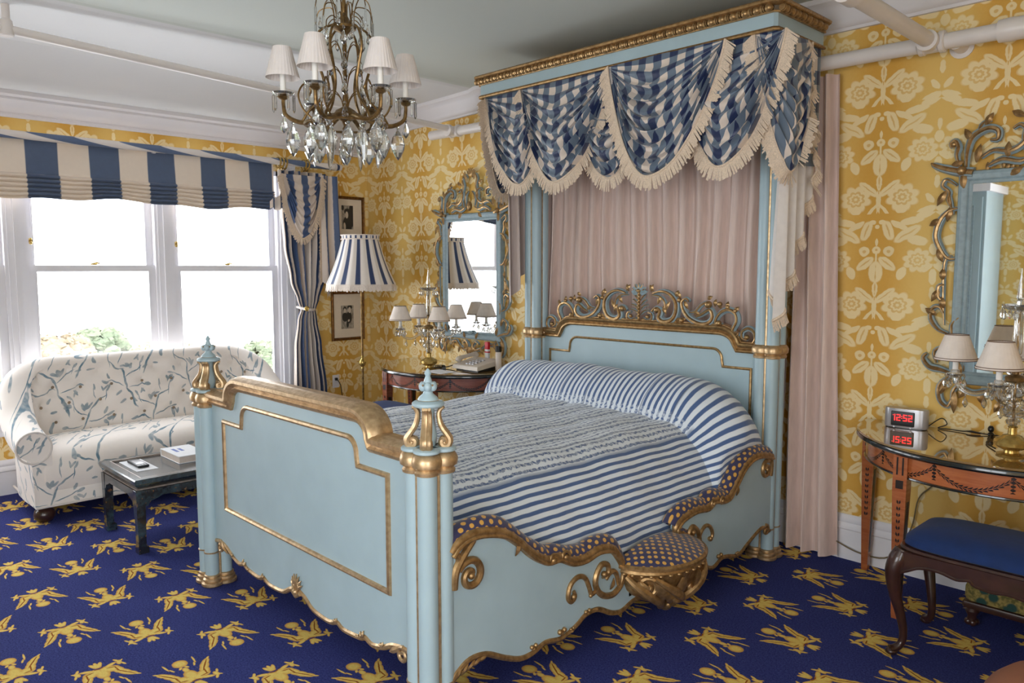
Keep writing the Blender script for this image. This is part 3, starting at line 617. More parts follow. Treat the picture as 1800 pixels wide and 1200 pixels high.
def crest(fx):
    mp = lambda a, c, h: mpH(fx(a), c, h)
    K = lambda P, r, rim=True: carve(bl, gd, cat(P, 4), mp, r*1.45, .0, rim)
    K([(2.655, 1.185), (2.64, 1.21), (2.65, 1.25), (2.685, 1.265), (2.72, 1.245), (2.72, 1.21), (2.69, 1.2)], .012)
    K([(2.74, 1.235), (2.755, 1.22), (2.78, 1.25), (2.755, 1.30), (2.765, 1.345), (2.81, 1.365), (2.86, 1.345), (2.89, 1.30), (2.88, 1.275), (2.85, 1.28)], .014)
    K([(3.02, 1.315), (2.985, 1.33), (2.93, 1.36), (2.91, 1.32), (2.935, 1.285), (2.99, 1.275), (3.06, 1.30), (3.105, 1.345), (3.12, 1.395), (3.095, 1.42), (3.07, 1.405)], .016)
    K([(3.07, 1.34), (3.03, 1.345), (2.99, 1.385), (2.95, 1.40), (2.925, 1.375)], .010)
    K([(3.335, 1.335), (3.31, 1.355), (3.275, 1.34), (3.285, 1.30), (3.25, 1.275), (3.19, 1.29), (3.16, 1.34), (3.165, 1.40), (3.21, 1.445), (3.27, 1.46), (3.33, 1.445)], .018)
    K([(3.345, 1.435), (3.29, 1.43), (3.25, 1.40), (3.245, 1.36), (3.27, 1.345)], .009)
    K([(3.41, 1.29), (3.37, 1.275), (3.34, 1.29), (3.345, 1.32), (3.37, 1.325)], .010)
    for q in range(5): K([(3.43, 1.31+.03*q), (3.40, 1.335+.032*q), (3.36+.01*q, 1.345+.03*q)], .0065)
    for a, c, an, L in ((2.77, 1.355, 130, .03), (2.82, 1.375, 100, .03), (2.86, 1.37, 70, .03), (2.90, 1.38, 100, .035), (3.13, 1.42, 60, .045), (3.12, 1.30, -20, .05), (3.14, 1.285, 160, .04), (3.17, 1.43, 120, .035), (3.33, 1.46, 50, .04),
                        (3.35, 1.455, 110, .04), (3.21, 1.40, -60, .06), (2.95, 1.42, 150, .03), (3.0, 1.33, 20, .04), (2.735, 1.21, 0, .03), (3.3, 1.38, 120, .05), (3.08, 1.36, 60, .05), (3.26, 1.37, -120, .045)):
        leaf(gd, a, c, an, L*1.25, .013, mp, .006)
    for a, c, r in ((2.765, 1.36, .010), (2.815, 1.38, .011), (2.865, 1.395, .012), (2.94, 1.39, .018), (3.30, 1.345, .016), (3.14, 1.41, .012), (3.12, 1.29, .012), (2.87, 1.285, .014), (2.69, 1.215, .012), (3.37, 1.30, .01)): gd.ball(mp(a, c, .012), r*1.25, 8)
crest(lambda a: a); crest(lambda a: 2*XC-a)
gd.tube([mpH(XC, 1.27, .014), mpH(XC, 1.46, .014)], [.007, .012, .009], 8)
for k in range(8): gd.ball(mpH(XC, 1.28+.022*k, .022), .009, 7)
for k in range(7): leaf(bl, XC, 1.445, 10+27*k, .065, .017, mpH, .01)
for k in range(5): leaf(gd, XC, 1.455, 20+35*k, .055, .006, mpH, .02)
gd.ball(mpH(XC, 1.46, .02), .014, 8); bl.tube([mpH(XC-.02, 1.265, .002), mpH(XC+.02, 1.265, .002)], .012, 8)
o = obj('carved_crest', bl, BLUE2, hb); obj('crest_gilding', gd, DGOLD, hb)
# side rails
ytop = [(-2.60, .63), (-2.575, .655), (-2.53, .672), (-2.46, .672), (-2.36, .645), (-2.28, .592), (-2.21, .53), (-2.13, .482), (-2.06, .476), (-1.98, .438), (-1.90, .43), (-1.82, .443), (-1.73, .425), (-1.675, .37), (-1.65, .33)]
ytop2 = [(-1.14, .33), (-1.22, .365), (-1.25, .40), (-1.20, .435), (-1.09, .45), (-.99, .44), (-.93, .462), (-.84, .446), (-.78, .458), (-.71, .52), (-.65, .575), (-.57, .61), (-.47, .613), (-.35, .585)]
ybot = [(-2.60, .17), (-2.575, .195), (-2.52, .222), (-2.44, .214), (-2.35, .168), (-2.27, .135), (-2.2, .133), (-2.13, .15), (-2.04, .135), (-1.95, .158), (-1.89, .186), (-1.81, .184), (-1.72, .14), (-1.65, .128), (-1.55, .15), (-1.40, .12), (-1.25, .15), (-1.18, .165), (-1.05, .165), (-.93, .12), (-.85, .145), (-.79, .142), (-.68, .12), (-.58, .16), (-.45, .205), (-.39, .19), (-.35, .17)]
t1, t2, bt = [cat(q, 4) for q in (ytop, ytop2, ybot)]
def side_rail(X, sg, full):
    mp = lambda a, c, h: (X+sg*h, a, c)
    b = B(); b.prism([tuple(q) for q in t1]+[tuple(q) for q in t2]+[tuple(q) for q in bt][::-1], mp, -.03, 0); r_ = obj('side_rail', b, BLUE, bed)
    g = B()
    g.tube([mp(q[0], q[1], -.002) for q in t1], .02, 10, 1.0); g.tube([mp(q[0], q[1]-.012, .014) for q in t1], .009, 8); g.tube([mp(q[0], q[1], -.002) for q in t2], .018, 10); g.tube([mp(q[0], q[1]-.01, .013) for q in t2], .008, 8)
    g.tube([mp(q[0], q[1], -.004) for q in bt], .0125, 8)
    G = lambda P, r=.011: g.tube([mp(a, c, .004) for a, c in cat(P, 4)], [r*.8, r, r, r*.7], 8)
    G([(-2.59, .50), (-2.585, .56), (-2.55, .61), (-2.5, .655)], .016); G([(-2.585, .63), (-2.57, .6), (-2.585, .53)], .012)
    g.tube([mp(a, c, .004) for a, c in spiral(-2.517, .53, .062, .012, 150, -330, 34)], [.014, .015, .013, .012], 8); g.ball(mp(-2.515, .53, .008), .014, 8)
    if full:
        G([(-1.65, .34), (-1.648, .30), (-1.665, .25), (-1.72, .222), (-1.78, .235), (-1.825, .275), (-1.835, .325), (-1.80, .372), (-1.755, .36), (-1.755, .325), (-1.79, .32)], .014); g.ball(mp(-1.785, .33, .01), .014, 8)
        G([(-1.68, .255), (-1.70, .31), (-1.735, .325), (-1.765, .30)], .012); leaf(g, -1.74, .25, 60, .05, .012, mp, .008)
        G([(-1.83, .27), (-1.86, .265), (-1.875, .30), (-1.9, .345), (-1.945, .362), (-1.99, .34), (-2.003, .295), (-1.985, .27), (-1.96, .285), (-1.97, .31)], .011); g.ball(mp(-1.975, .29, .01), .012, 8); g.ball(mp(-1.868, .262, .008), .009, 7)
        G([(-1.06, .25), (-1.055, .30), (-1.08, .35), (-1.12, .375), (-1.15, .35), (-1.13, .32), (-1.11, .34)], .013); G([(-1.07, .26), (-1.05, .32), (-1.01, .352), (-.965, .34), (-.94, .30), (-.955, .27), (-.975, .285)], .010); g.ball(mp(-.965, .28, .01), .012, 8)
        g.ball(mp(-1.12, .35, .01), .014, 8)
    for a, c in ((-2.10, .475), (-2.03, .47)): g.tube([mp(p, q, .012) for p, q in spiral(a, c, .026, .006, 0, 400, 20)], .007, 7); g.ball(mp(a, c, .014), .011, 8)
    for a, c in ((-.95, .452), (-.87, .45)): g.tube([mp(p, q, .012) for p, q in spiral(a, c, .024, .006, 0, 400, 20)], .007, 7); g.ball(mp(a, c, .014), .011, 8)
    leaf(g, -2.28, .60, -110, .06, .014, mp, .01); leaf(g, -2.27, .60, -70, .05, .01, mp, .01); leaf(g, -.715, .5, -100, .055, .012, mp, .01)
    g.tube([mp(a, c, .004) for a, c in spiral(-.415, .525, .05, .012, 60, 520, 30)], [.013, .012, .01], 8); g.ball(mp(-.415, .525, .01), .012, 8); G([(-.36, .48), (-.36, .56), (-.40, .60)], .012)
    for a, c, s in ((-2.2, .15, .8), (-2.04, .155, 1), (-1.885, .19, .8), (-1.98, .15, .6), (-1.05, .17, .8), (-.87, .155, 1), (-.7, .13, .6)):
        g.ball(mp(a-.012*s, c+.012*s, .006), .011*s, 7); g.ball(mp(a+.014*s, c+.014*s, .006), .011*s, 7); leaf(g, a, c-.012, 90, .03*s, .01, mp, .004)
    for k in range(5): leaf(g, -2.585+.025*k, .17+.008*k, 60-12*k, .055, .009, mp, .002)
    g.tube([mp(p, q, .002) for p, q in spiral(-.395, .185, .03, .008, 100, -260, 20)], .009, 7); leaf(g, -1.8, .18, 160, .05, .01, mp, .004)
    obj('carved_gilt_edge', g, DGOLD, r_)
    return r_
sr = side_rail(4.385, 1, True); side_rail(2.485, -1, False)
# dotted satin padding along the near rail
def pad(path, nm='padding'):
    P = [Vector(q) for q in path]; m_ = len(P)-1
    def fn(u, v):
        q = u*m_; i = min(int(q), m_-1); p = P[i]+(P[i+1]-P[i])*(q-i); a = PI*(-.15+1.25*v); L = p.x
        rr = 1+.10*math.sin(u*m_*.9)
        return (4.345-.03*math.cos(PI-a)*1.0-.0, p.x, p.y+.012+.042*math.sin(a)*rr, L, .16*v)
    return B().grid(fn, m_*2, 10)
p1 = [(a, c+.004) for a, c in t1]; p2 = [(a, c+.004) for a, c in t2]
def pad2(path):
    P = [Vector(q) for q in path]; m_ = len(P)-1
    def fn(u, v):
        q = u*m_; i = min(int(q), m_-1); p = P[i]+(P[i+1]-P[i])*(q-i); d = (P[i+1]-P[i]).normalized(); nrm = Vector((-d.y, d.x)); nrm = -nrm if nrm.y < 0 else nrm
        a = PI*(1.08-1.16*v); lift = .006+.04*math.sin(max(0, min(PI, a)))*(1+.12*math.sin(u*m_*.55)); px = 4.352+.038*math.cos(a)
        return (px, p.x+nrm.x*lift, p.y+nrm.y*lift, p.x*1.0, v*.14)
    return B().grid(fn, m_*2, 10)
obj('dotted_padding', pad2(p1), DOTS, bed); obj('dotted_padding', pad2(p2), DOTS, bed)
# half round seat bulging from the rail
SC = (4.385, -1.40, .335)
def seatf(u, v):
    a = -90+180*u; r = 1.0 if v > .25 else v/.25; rr = (1-v)
    R1, R2 = .215, .262; k = math.sin(min(1, (1-v)*1.0)*PI/2)
    return (SC[0]-.02+R1*k*cs(a), SC[1]+R2*k*sn(a), SC[2]+.005+.055*math.cos(k*PI/2)**.8, SC[0]+R1*k*cs(a), SC[1]+R2*k*sn(a))
obj('seat_cushion', B().grid(seatf, 30, 14), DOTS, bed)
g = B()
def hr(r, z, n=24): return [(SC[0]-.02+r*.215*cs(-90+180*i/n), SC[1]+r*.262*sn(-90+180*i/n), SC[2]+z) for i in range(n+1)]
prof = [(.2, .004), (1.02, .006), (1.06, -.002), (1.06, -.012), (1.0, -.02), (1.02, -.03), (.99, -.04), (.95, -.055), (.91, -.09), (.84, -.125), (.72, -.155), (.56, -.18), (.4, -.205), (.26, -.225), (.05, -.245)]
g.loft([hr(r, z) for r, z in prof], True)
def on(r, a, z): return (SC[0]-.02+r*.215*cs(a), SC[1]+r*.262*sn(a), SC[2]+z)
mpS = lambda a, c, h: on(.97*(1-.55*max(0, (-c-.05)/.19)**1.6)+h*4.2, a, c)
for a, c, an, L in ((-62, -.06, -60, .12), (-40, -.05, -80, .14), (-14, -.055, -100, .15), (10, -.05, -75, .15), (34, -.055, -105, .14), (58, -.05, -80, .13), (-50, -.13, -40, .1), (46, -.13, -140, .1), (-28, -.12, -60, .1), (24, -.12, -120, .1)):
    n_ = 8; R_ = []
    for i in range(n_+1):
        t = i/n_; row = []; wd = 8.5*math.sin(PI*(t*.9+.08))
        for q in (-1, -.5, 0, .5, 1): row.append(mpS(a+cs(an)*L*t*220+wd*q, c+sn(an)*L*t, .006+.012*math.sin(PI*t)+.006*(1-abs(q))))
        row.append(mpS(a+cs(an)*L*t*220, c+sn(an)*L*t, -.012)); R_.append(row)
    g.loft(R_, True)
for a in range(-80, 81, 10): g.ball(on(1.0, a, -.036), .011, 6, (1, 1, .7))
for sgn in (-1, 1):
    for k, (a0, a1) in enumerate(((-4, 46), (30, 78))):
        P = [on(.98-.55*t*t+.06*math.sin(PI*t), sgn*(a0+(a1-a0)*(1-t)**1.4), -.05-.18*t) for t in [i/8 for i in range(9)]]
        g.tube(P, [.012, .022, .02, .012], 8)
    P = []
    for i in range(26):
        t = i/25; an = 420*t; rr = .05*(1-t)+.006; P.append(on(.93, sgn*(52+rr/.262*57*cs(an)), -.095+rr*sn(an)))
    g.tube(P, [.014, .013, .008], 8); g.ball(on(.93, sgn*52, -.095), .016, 8)
    P = []
    for i in range(26):
        t = i/25; an = 400*t+60; rr = .042*(1-t)+.006; P.append(on(.80, sgn*(16+rr/.262*57*cs(an)), -.15+rr*sn(an)))
    g.tube(P, [.014, .012, .008], 8)
    for k in range(5): g.tube([on(.9-.06*k, sgn*(6+9*k), -.07-.01*k), on(.72-.04*k, sgn*(10+8*k), -.13-.012*k), on(.45, sgn*(14+10*k), -.19)], [.008, .014, .006], 7)
g.ball((SC[0]+.05, SC[1], SC[2]-.232), .034, 10); g.ball((SC[0]+.078, SC[1]-.02, SC[2]-.225), .02, 8); g.ball((SC[0]+.078, SC[1]+.02, SC[2]-.225), .02, 8)
g.box(SC[0]-.03, SC[0]+.0, SC[1]-.2, SC[1]+.2, SC[2]-.16, SC[2]); obj('carved_bracket', g, DGOLD, bed)
# box under the mattress
obj('mattress_base', B().rbox(2.56, 4.24, -2.56, -.34, .25, .46, .03), LINING, bed)
# coverlet with the bolster rolled in
def smooth(t): t = max(0, min(1, t)); return t*t*(3-2*t)
cs_pts = cat([(2.515, .40), (2.525, .58), (2.56, .70), (2.64, .765), (2.8, .782), (3.2, .79), (3.6, .79), (3.95, .782), (4.10, .752), (4.20, .67), (4.27, .55), (4.315, .42), (4.325, .31)], 8)
arcl = [0.0]
for i in range(1, len(cs_pts)): arcl.append(arcl[-1]+(cs_pts[i]-cs_pts[i-1]).length)
TOT = arcl[-1]
def csec(s):
    import bisect
    i = min(max(bisect.bisect_right(arcl, s)-1, 0), len(cs_pts)-2); t = (s-arcl[i])/(arcl[i+1]-arcl[i]); p = cs_pts[i]+(cs_pts[i+1]-cs_pts[i])*t
    a = cs_pts[max(i-1, 0)]; c = cs_pts[min(i+2, len(cs_pts)-1)]; d = (c-a).normalized(); return p, Vector((-d.y, d.x))
NV = 150; ys = []; vv_ = 0.0; last = None
def bol(y):
    if y < -.80: return 0.0
    t = (y+.80)/(.80-.335); return math.sin(PI*min(1, t*.93))**.62 if t > 0 else 0
for j in range(NV+1):
    y = -2.60+(2.60-.335)*(j/NV); h = .20*bol(y); 
    if last: vv_ += math.hypot(y-last[0], h-last[1])
    last = (y, h); ys.append((y, h, vv_))
def cov(u, v):
    s = u*TOT; y, h, V = ys[int(round(v*NV))]; p, n = csec(s); e = min(1, s/.5)*1.0
    sd = max(0, (s-1.95)/.5); k = (1-.62*smooth(sd))*smooth(s/.45)*.98+.02
    ch = .015*abs(math.sin(PI*(s+.1)/.2))**.6*(1 if s < 1.92 else 0)*(1 if y < -.80 else .8)
    wr = .004*math.sin(9*y+7*s)+.003*math.sin(23*y-11*s)
    d = h*k+ch+wr
    x, z = p.x+n.x*d, p.y+n.y*d
    if y > -.8 and s > 2.0: x = min(x, 4.325+.05*smooth((y+.8)/.2)*smooth((z-.6)/.1))
    return (x, y, z, s*1.0, V)
cv = obj('striped_coverlet', B().grid(cov, 130, NV), QUILT); cv.location = (0, 0, 0)
tag(cv, 'blue and white ticking striped coverlet tucked over the bolster of the bed', 'bedspread')

# ------------------------------------------------------------------ canopy, swags and drapes
CX0, CX1, CY = 2.405, 4.52, -.70
can = obj('canopy', B().box(CX0+.012, CX1-.012, CY+.012, -.205, 2.735, 2.80), BLUE, bed)
b = B()
fas = [(0, 2.733), (.0, 2.806), (.006, 2.81), (.006, 2.84), (-.03, 2.845), (-.03, 2.733)]
path = [(CX0, -.2), (CX0, CY+.015), (CX0+.015, CY), (CX1-.015, CY), (CX1, CY+.015), (CX1, -.2)]
b.sweep([(x, y) for x, y in path], [(-o, h) for o, h in fas], lambda a, c, h: (a, c, h)); b.box(CX0+.02, CX1-.02, CY+.02, -.2, 2.80, 2.842); obj('fascia', b, BLUE, can)
g = B(); g.sweep(path, [(.004, 2.724), (-.012, 2.724), (-.014, 2.732), (-.008, 2.742), (.004, 2.742)], lambda a, c, h: (a, c, h)); obj('lower_gilt_lip', g, DGOLD, can)
g = B(); g.sweep(path, [(.004, 2.806), (-.012, 2.806), (-.014, 2.813), (-.006, 2.815), (-.006, 2.838), (-.026, 2.84), (-.04, 2.848), (-.042, 2.858), (-.036, 2.866), (.03, 2.868)], lambda a, c, h: (a, c, h)); g.box(CX0+.01, CX1-.01, CY+.01, -.2, 2.855, 2.868); obj('cornice_moulding', g, DGOLD, can)
bd = B(); bd.ball((0, 0, 0), .0225, 8, (1, .9, .9)); bead_me = mesh_of('gilt_bead', bd, DGOLD)
rl = B()
def beads(x0, y0, x1, y1, n):
    L = math.hypot(x1-x0, y1-y0); dx, dy = (x1-x0)/L, (y1-y0)/L
    for i in range(n):
        t = (i+.5)/n; inst('gilt_bead', bead_me, can, (x0+(x1-x0)*t, y0+(y1-y0)*t, 2.827), (0, 0, math.atan2(dy, dx)))
        q = i/n; cx, cy = x0+(x1-x0)*q, y0+(y1-y0)*q
        for d in (-.008, 0, .008): rl.tube([(cx+dx*(d-.003), cy+dy*(d-.003), 2.827), (cx+dx*(d+.003), cy+dy*(d+.003), 2.827)], .0165 if d else .0195, 8)
beads(CX0+.0, CY-.020, CX1+.0, CY-.020, 34); beads(CX1+.020, CY+.02, CX1+.020, -.21, 8); beads(CX0-.020, -.21, CX0-.020, CY+.02, 8)
o = obj('bead_reels', rl, DGOLD, can); o['kind'] = 'stuff'
rf = random.Random(3)
def fringe(bd, pts, dirs, L, step=.0055, w=.0032):
    P = [Vector(p) for p in pts]; acc = 0.0
    for i in range(len(P)-1):
        seg = P[i+1]-P[i]; l = seg.length
        if l < 1e-6: continue
        t = seg/l; k = acc
        while k < l:
            p = P[i]+t*k; d = Vector(dirs[i]).lerp(Vector(dirs[i+1]), k/l).normalized()
            ln = L*(1+.10*math.sin((k+i*.05)*60)+rf.uniform(-.06, .06)); e = p+d*ln+Vector((rf.uniform(-.004, .004),)*3)
            nrm = t.cross(d).normalized()*w*.7; tt = t*w
            n = len(bd.v); bd.v += [tuple(p-tt), tuple(p+tt), tuple(p+nrm*1.5), tuple(e-tt*1.3), tuple(e+tt*1.3), tuple(e+nrm*1.5)]
            bd.f += [(n, n+1, n+4, n+3), (n+1, n+2, n+5, n+4), (n+2, n, n+3, n+5), (n+3, n+4, n+5)]; k += step
        acc = k-l
def swag(xa, xb, xm, zt, D, y0, mp=None, folds=6, fr=.066, lab=None, mat=CHECK, ufrom=0, uto=1, frm=FRINGE, bul=.05, sharp=.8, name='swag', zta=None, skip=0):
    um = (xm-xa)/(xb-xa); Wd = (xb-xa)
    mp = mp or (lambda a, q, h: (a, y0-h, q))
    def fn(u, v):
        u = ufrom+(uto-ufrom)*u
        t = u/um if u < um else (1-u)/(1-um); t = max(0, min(1, t)); sh = math.sin(PI/2*t)**sharp
        vv = v**.92; x = xa+Wd*u; z0 = zt if zta is None else zta+(zt-zta)*u
        z = z0-D*vv*sh
        fo = math.sin(2*PI*folds*1.25*vv**1.15+1.2*math.sin(5*u)+.5); fo = (abs(fo)**.7)*(1 if fo > 0 else -1); amp = (.016+.008*math.sin(9*u+xa*5))*min(1, sh*1.6)*min(1, v*3)
        h = .012+bul*math.sin(PI*min(1, v*.85+.08))*sh+amp*fo+.004*math.sin(31*v+17*u)*sh
        z += amp*.6*math.cos(2*PI*folds*vv**1.15+1.2*math.sin(5*u)); x += (.5-u)*.05*math.sin(PI*vv)*min(1, v*2)
        return (*mp(x, z, h), u*Wd*1.25, v*D*1.55+1.0*abs(u-um)*D*min(1, v*2.5))
    b = B(); b.grid(fn, 56, 64); o = obj(name, b, mat, bed if name == 'swag' else None)
    pts, dirs = [], []
    for i in range(skip, 81):
        u = i/80; p = Vector(fn(u, 1)[:3]); q = Vector(fn(max(0, u-.01), 1)[:3]); r = Vector(fn(min(1, u+.01), 1)[:3]); t = (r-q).normalized()
        nrm = Vector(mp(0, 0, 1))-Vector(mp(0, 0, 0)); out = t.cross(nrm); out = -out if out.z > 0 else out
        d = (out*.75+Vector((0, 0, -.45))); pts.append(p-nrm*(-.006)); dirs.append(d)
    g = B(); fringe(g, pts, dirs, fr); g.tube([p-Vector(d).normalized()*.004 for p, d in zip(pts, dirs)], .008, 6, .6)
    f = obj('fringe', g, frm, o); f['kind'] = 'stuff'; return o
ZT = 2.728
swag(2.42, 2.99, 2.75, ZT, .60, CY+.055, folds=7)
swag(3.22, 3.72, 3.47, ZT-.12, .50, CY+.07, folds=6)
swag(2.775, 3.525, 3.09, ZT, .61, CY+.03, folds=7)
swag(3.96, 4.56, 4.22, ZT, .62, CY+.045, folds=7, skip=14)
swag(3.515, 4.265, 3.83, ZT, .645, CY-.005, folds=8)
mpE = lambda a, q, h: (4.50+.0*a+(.02+h)*math.sin(min(PI/2, max(0, (a+.0)/.12*PI/2)))-.10*(1-min(1, max(0, a/.12))), CY+.02-h*math.cos(min(PI/2, max(0, a/.12*PI/2)))+max(0, a-.03), q)
swag(-.0, .36, .17, ZT, .66, 0, mp=mpE, folds=6, bul=.03)
mpL = lambda a, q, h: (CX0+.02-h, a, q)
swag(-.66, -.22, -.50, ZT, .62, 0, mp=mpL, folds=6)
# tails
def tail(nm, x, y0, y1, zt, zb0, zb1, mat, pl, sgn, fr=True):
    def fn(u, v):
        y = y0+(y1-y0)*(u+.06*math.sin(2*PI*pl*u)*v); zb = zb0+(zb1-zb0)*u; z = zt+(zb-zt)*v
        xx = x+sgn*(.018+.03*(.3+.7*v))*math.sin(2*PI*pl*u)-sgn*.03*v; return (xx, y, z, u*.6, v*(zt-zb))
    o = obj(nm, B().grid(fn, 60, 30), mat, bed)
    if fr:
        pts = [fn(i/70, 1)[:3] for i in range(71)]; g = B(); fringe(g, pts, [(.15*sgn, .35, -.8)]*71, .06); g.tube(pts, .008, 6)
        f = obj('fringe', g, FRINGE, o); f['kind'] = 'stuff'
    return o
tail('tail', 4.47, -.50, -.19, ZT, 1.33, 2.02, LINING, 3.5, 1); tail('tail', 2.44, -.47, -.22, ZT, 1.36, 1.75, DRAPE2, 3, -1, False)
o = obj('side_panel', B().grid(lambda u, v: (4.505+.012*math.sin(9*u), -.40+.20*u, ZT-.60*v, u*.2, v*.6), 16, 20), CHECK, bed)
g = B(); pts = [(4.535+.01*math.sin(i*.5), -.41+.15*i/50+.02*math.sin(i*.9), ZT-.72*i/50) for i in range(51)]; fringe(g, pts, [(.3, .5, -.7)]*51, .05); g.tube(pts, .008, 6); f = obj('fringe', g, FRINGE, o); f['kind'] = 'stuff'
def drape(nm, x0, x1, z0, z1, y, n, mat, lab, seed=1, x0b=None, x1b=None, amp=.032, par=None):
    r_ = random.Random(seed); ph = [r_.uniform(-.6, .6) for _ in range(40)]
    def fn(u, v):
        a0 = x0+((x0b if x0b is not None else x0)-x0)*v; a1 = x1+((x1b if x1b is not None else x1)-x1)*v
        q = u*n; k = int(q); s_ = math.sin(2*PI*q+ph[k % 40]*math.sin(PI*(q % 1)))
        yy = y-amp*(.75+.5*v)*(abs(s_)**.75*(1 if s_ > 0 else -1))+.006*math.sin(6*v+8*u)+.008*math.sin(2*PI*q*2.3)*v
        return (a0+(a1-a0)*(u+.012*math.sin(7*v+9*u)*v), yy, z1+(z0-z1)*v, u*(x1-x0)*1.8, v*(z1-z0))
    o = obj(nm, B().grid(fn, n*16, 24), mat, par)
    if par is None: tag(o, lab, 'curtain')
    return o
drape('drape', 2.50, 4.30, .55, 2.63, -.085, 15, DRAPE, 'blush silk drape hanging in folds behind the headboard between the posts', 2)
drape('drape', 4.34, 4.555, .012, 2.625, -.075, 3, DRAPE, 'blush silk drape reaching the carpet right of the bed', 5, 4.34, 4.645, .034)
drape('drape', 2.36, 2.50, .012, 2.62, -.075, 2, DRAPE2, 'narrow mauve drape on the wall left of the bed', 6, 2.40, 2.52)

# ------------------------------------------------------------------ window dressings
bl_ = thing('roman_blind', 'blue and cream wide striped folded fabric blind across the top of the windows', 'blind', (.1, -3.0, 2.1))
def blind(u, v):
    y = -5.05+4.035*u; sag = .012*math.sin(5.3*y+1)+.008*math.sin(13*y)
    if v < .5: z = 2.486-.231*(v/.5); x = .105+.012*(v/.5)
    else:
        t = (v-.5)/.5; k = t*5.5; z = 2.255-.165*t-(.03*(1-smooth((u-.93)/.07)) if t > .5 else 0)*(t-.5)*2*0+sag*t; x = .117+.028*abs(math.sin(PI*k))**.6+.01*t+.004*math.sin(40*y+k)
    if u > .985: z += .05*(t if v >= .5 else 0)*(u-.985)/.015
    return (x+.004*math.sin(11*y+6*v), y, z, y+5.05, v)
obj('fabric', B().grid(blind, 230, 44), BLINDM, bl_)
pole = thing('curtain_pole', 'pole wrapped in striped cotton with a knob end above the roman blind', 'curtain pole', (.15, -2.9, 2.5))
def polef(u, v):
    y = -5.1+(4.66)*u; a = 2*PI*v; return (.145+.028*math.cos(a), y, 2.507+.028*math.sin(a), y+5.1+.16*math.sin(a)+.1*math.cos(a), v)
obj('rod', B().grid(polef, 120, 16), stripe_mat('wrapped_pole_cotton', .60, .5, (96, 114, 146), (236, 228, 222), 0, .01, off=.12), pole)
obj('finial', B().lathe([(.001, 0), (.03, .0), (.034, .02), (.03, .04), (.02, .045), (.028, .06), (.026, .08), (.001, .09)], (.145, -.45, 2.507), 16, 'y'), stripe_mat('finial_paint', .06, .5, (44, 62, 98), (214, 204, 196), 1, .02, uv=False), pole)
for y in (-4.4, -3.2, -2.0): obj('bracket', B().box(0, .13, y-.012, y+.012, 2.475, 2.49), WHITE, pole)
for i, y in enumerate((-.985, -.955, -.925, -.745, -.715)):
    P = [(.145+.046*cs(a), y+.004*sn(a*2), 2.492+.046*sn(a)) for a in range(0, 361, 15)]
    o = obj('curtain_ring', B().tube(P, .0075, 8), BRASS); tag(o, ['gilt pole ring nearest the blind, first of five', 'gilt pole ring second from the blind', 'gilt pole ring third from the blind', 'gilt pole ring fourth from the blind, left one of the outer pair', 'gilt pole ring nearest the pole knob, last of five'][i], 'curtain ring', 'curtain rings on the pole')
# long striped curtain, tied back
cu = thing('window_curtain', 'long blue and cream striped window curtain with fringed swag, tied with a brass knob', 'curtain', (.1, -.75, 0))
def edges(z):
    K = [(2.44, -.985, -.52), (2.1, -.975, -.51), (1.8, -.955, -.52), (1.5, -.90, -.565), (1.3, -.83, -.625), (1.235, -.80, -.66), (1.15, -.835, -.645), (.9, -.87, -.60), (.5, -.88, -.55), (.02, -.89, -.50)]
    for (z0, a0, b0), (z1, a1, b1) in zip(K, K[1:]):
        if z1 <= z <= z0: t = smooth((z0-z)/(z0-z1)); return a0+(a1-a0)*t, b0+(b1-b0)*t
    return K[-1][1:]
def cur(u, v):
    z = 2.44-2.43*v; a, b_ = edges(z); wd = b_-a; amp = .016+.02*min(1, wd/.45); ph = 1.5*math.sin(3*u)
    return (.125+amp*math.sin(2*PI*7*u+ph)+.008*math.sin(2*PI*15*u+4*v), a+wd*(u+.01*math.sin(12*u+6*v)), z, u*.95, v*2.4)
obj('panel', B().grid(cur, 120, 60), CURTM, cu)
obj('tieback_knob', B().lathe([(.001, .10), (.012, .10), (.022, .092), (.024, .085), (.012, .078), (.008, .0)], (.11, -.775, 1.245), 16, 'x'), BRASS, cu)
g = B(); g.tube(cat([(.05, -.63, 1.25), (.12, -.66, 1.235), (.19, -.72, 1.232), (.19, -.78, 1.24), (.1, -.82, 1.26)]), .012, 8); obj('tieback', g, LINING, cu)
mpC = lambda a, q, h: (.19+h, a, q)
sw = swag(-.985, -.60, -.80, 2.40, .55, 0, mp=mpC, folds=6, fr=.05, mat=CURTM, name='swag_drape', bul=.05); sw.parent = cu; OFF[sw.name] = (0, 0, 0); sw.location = (-.1, .75, 0)
def jab(u, v):
    y = -.60+.16*u+.02*math.sin(8*u); zb = 1.32+.62*(1-u)**1.2*.0+.45*abs(u-.35); z = 2.42+(zb-2.42)*v; return (.17+.028*math.sin(2*PI*2.5*u)*(.4+.6*v), y+.03*v*math.sin(2*PI*1.5*u), z, u*.5, v)
jb = obj('side_tail', B().grid(jab, 40, 24), CURTM, cu); pts = [jab(0, i/50)[:3] for i in range(10, 51)]; g = B(); fringe(g, pts, [(.2, -.5, -.6)]*41, .04); f = obj('fringe', g, FRINGE, jb); f['kind'] = 'stuff'
def bow(u, v): return (.20+.02*math.sin(12*u), -1.10+.13*u, 2.13+.05*u+(.06+.10*u)*(v-.5)+.012*math.sin(9*u), u*.3, v*.3)
obj('fringed_bow', B().grid(bow, 14, 8), CURTM, cu)

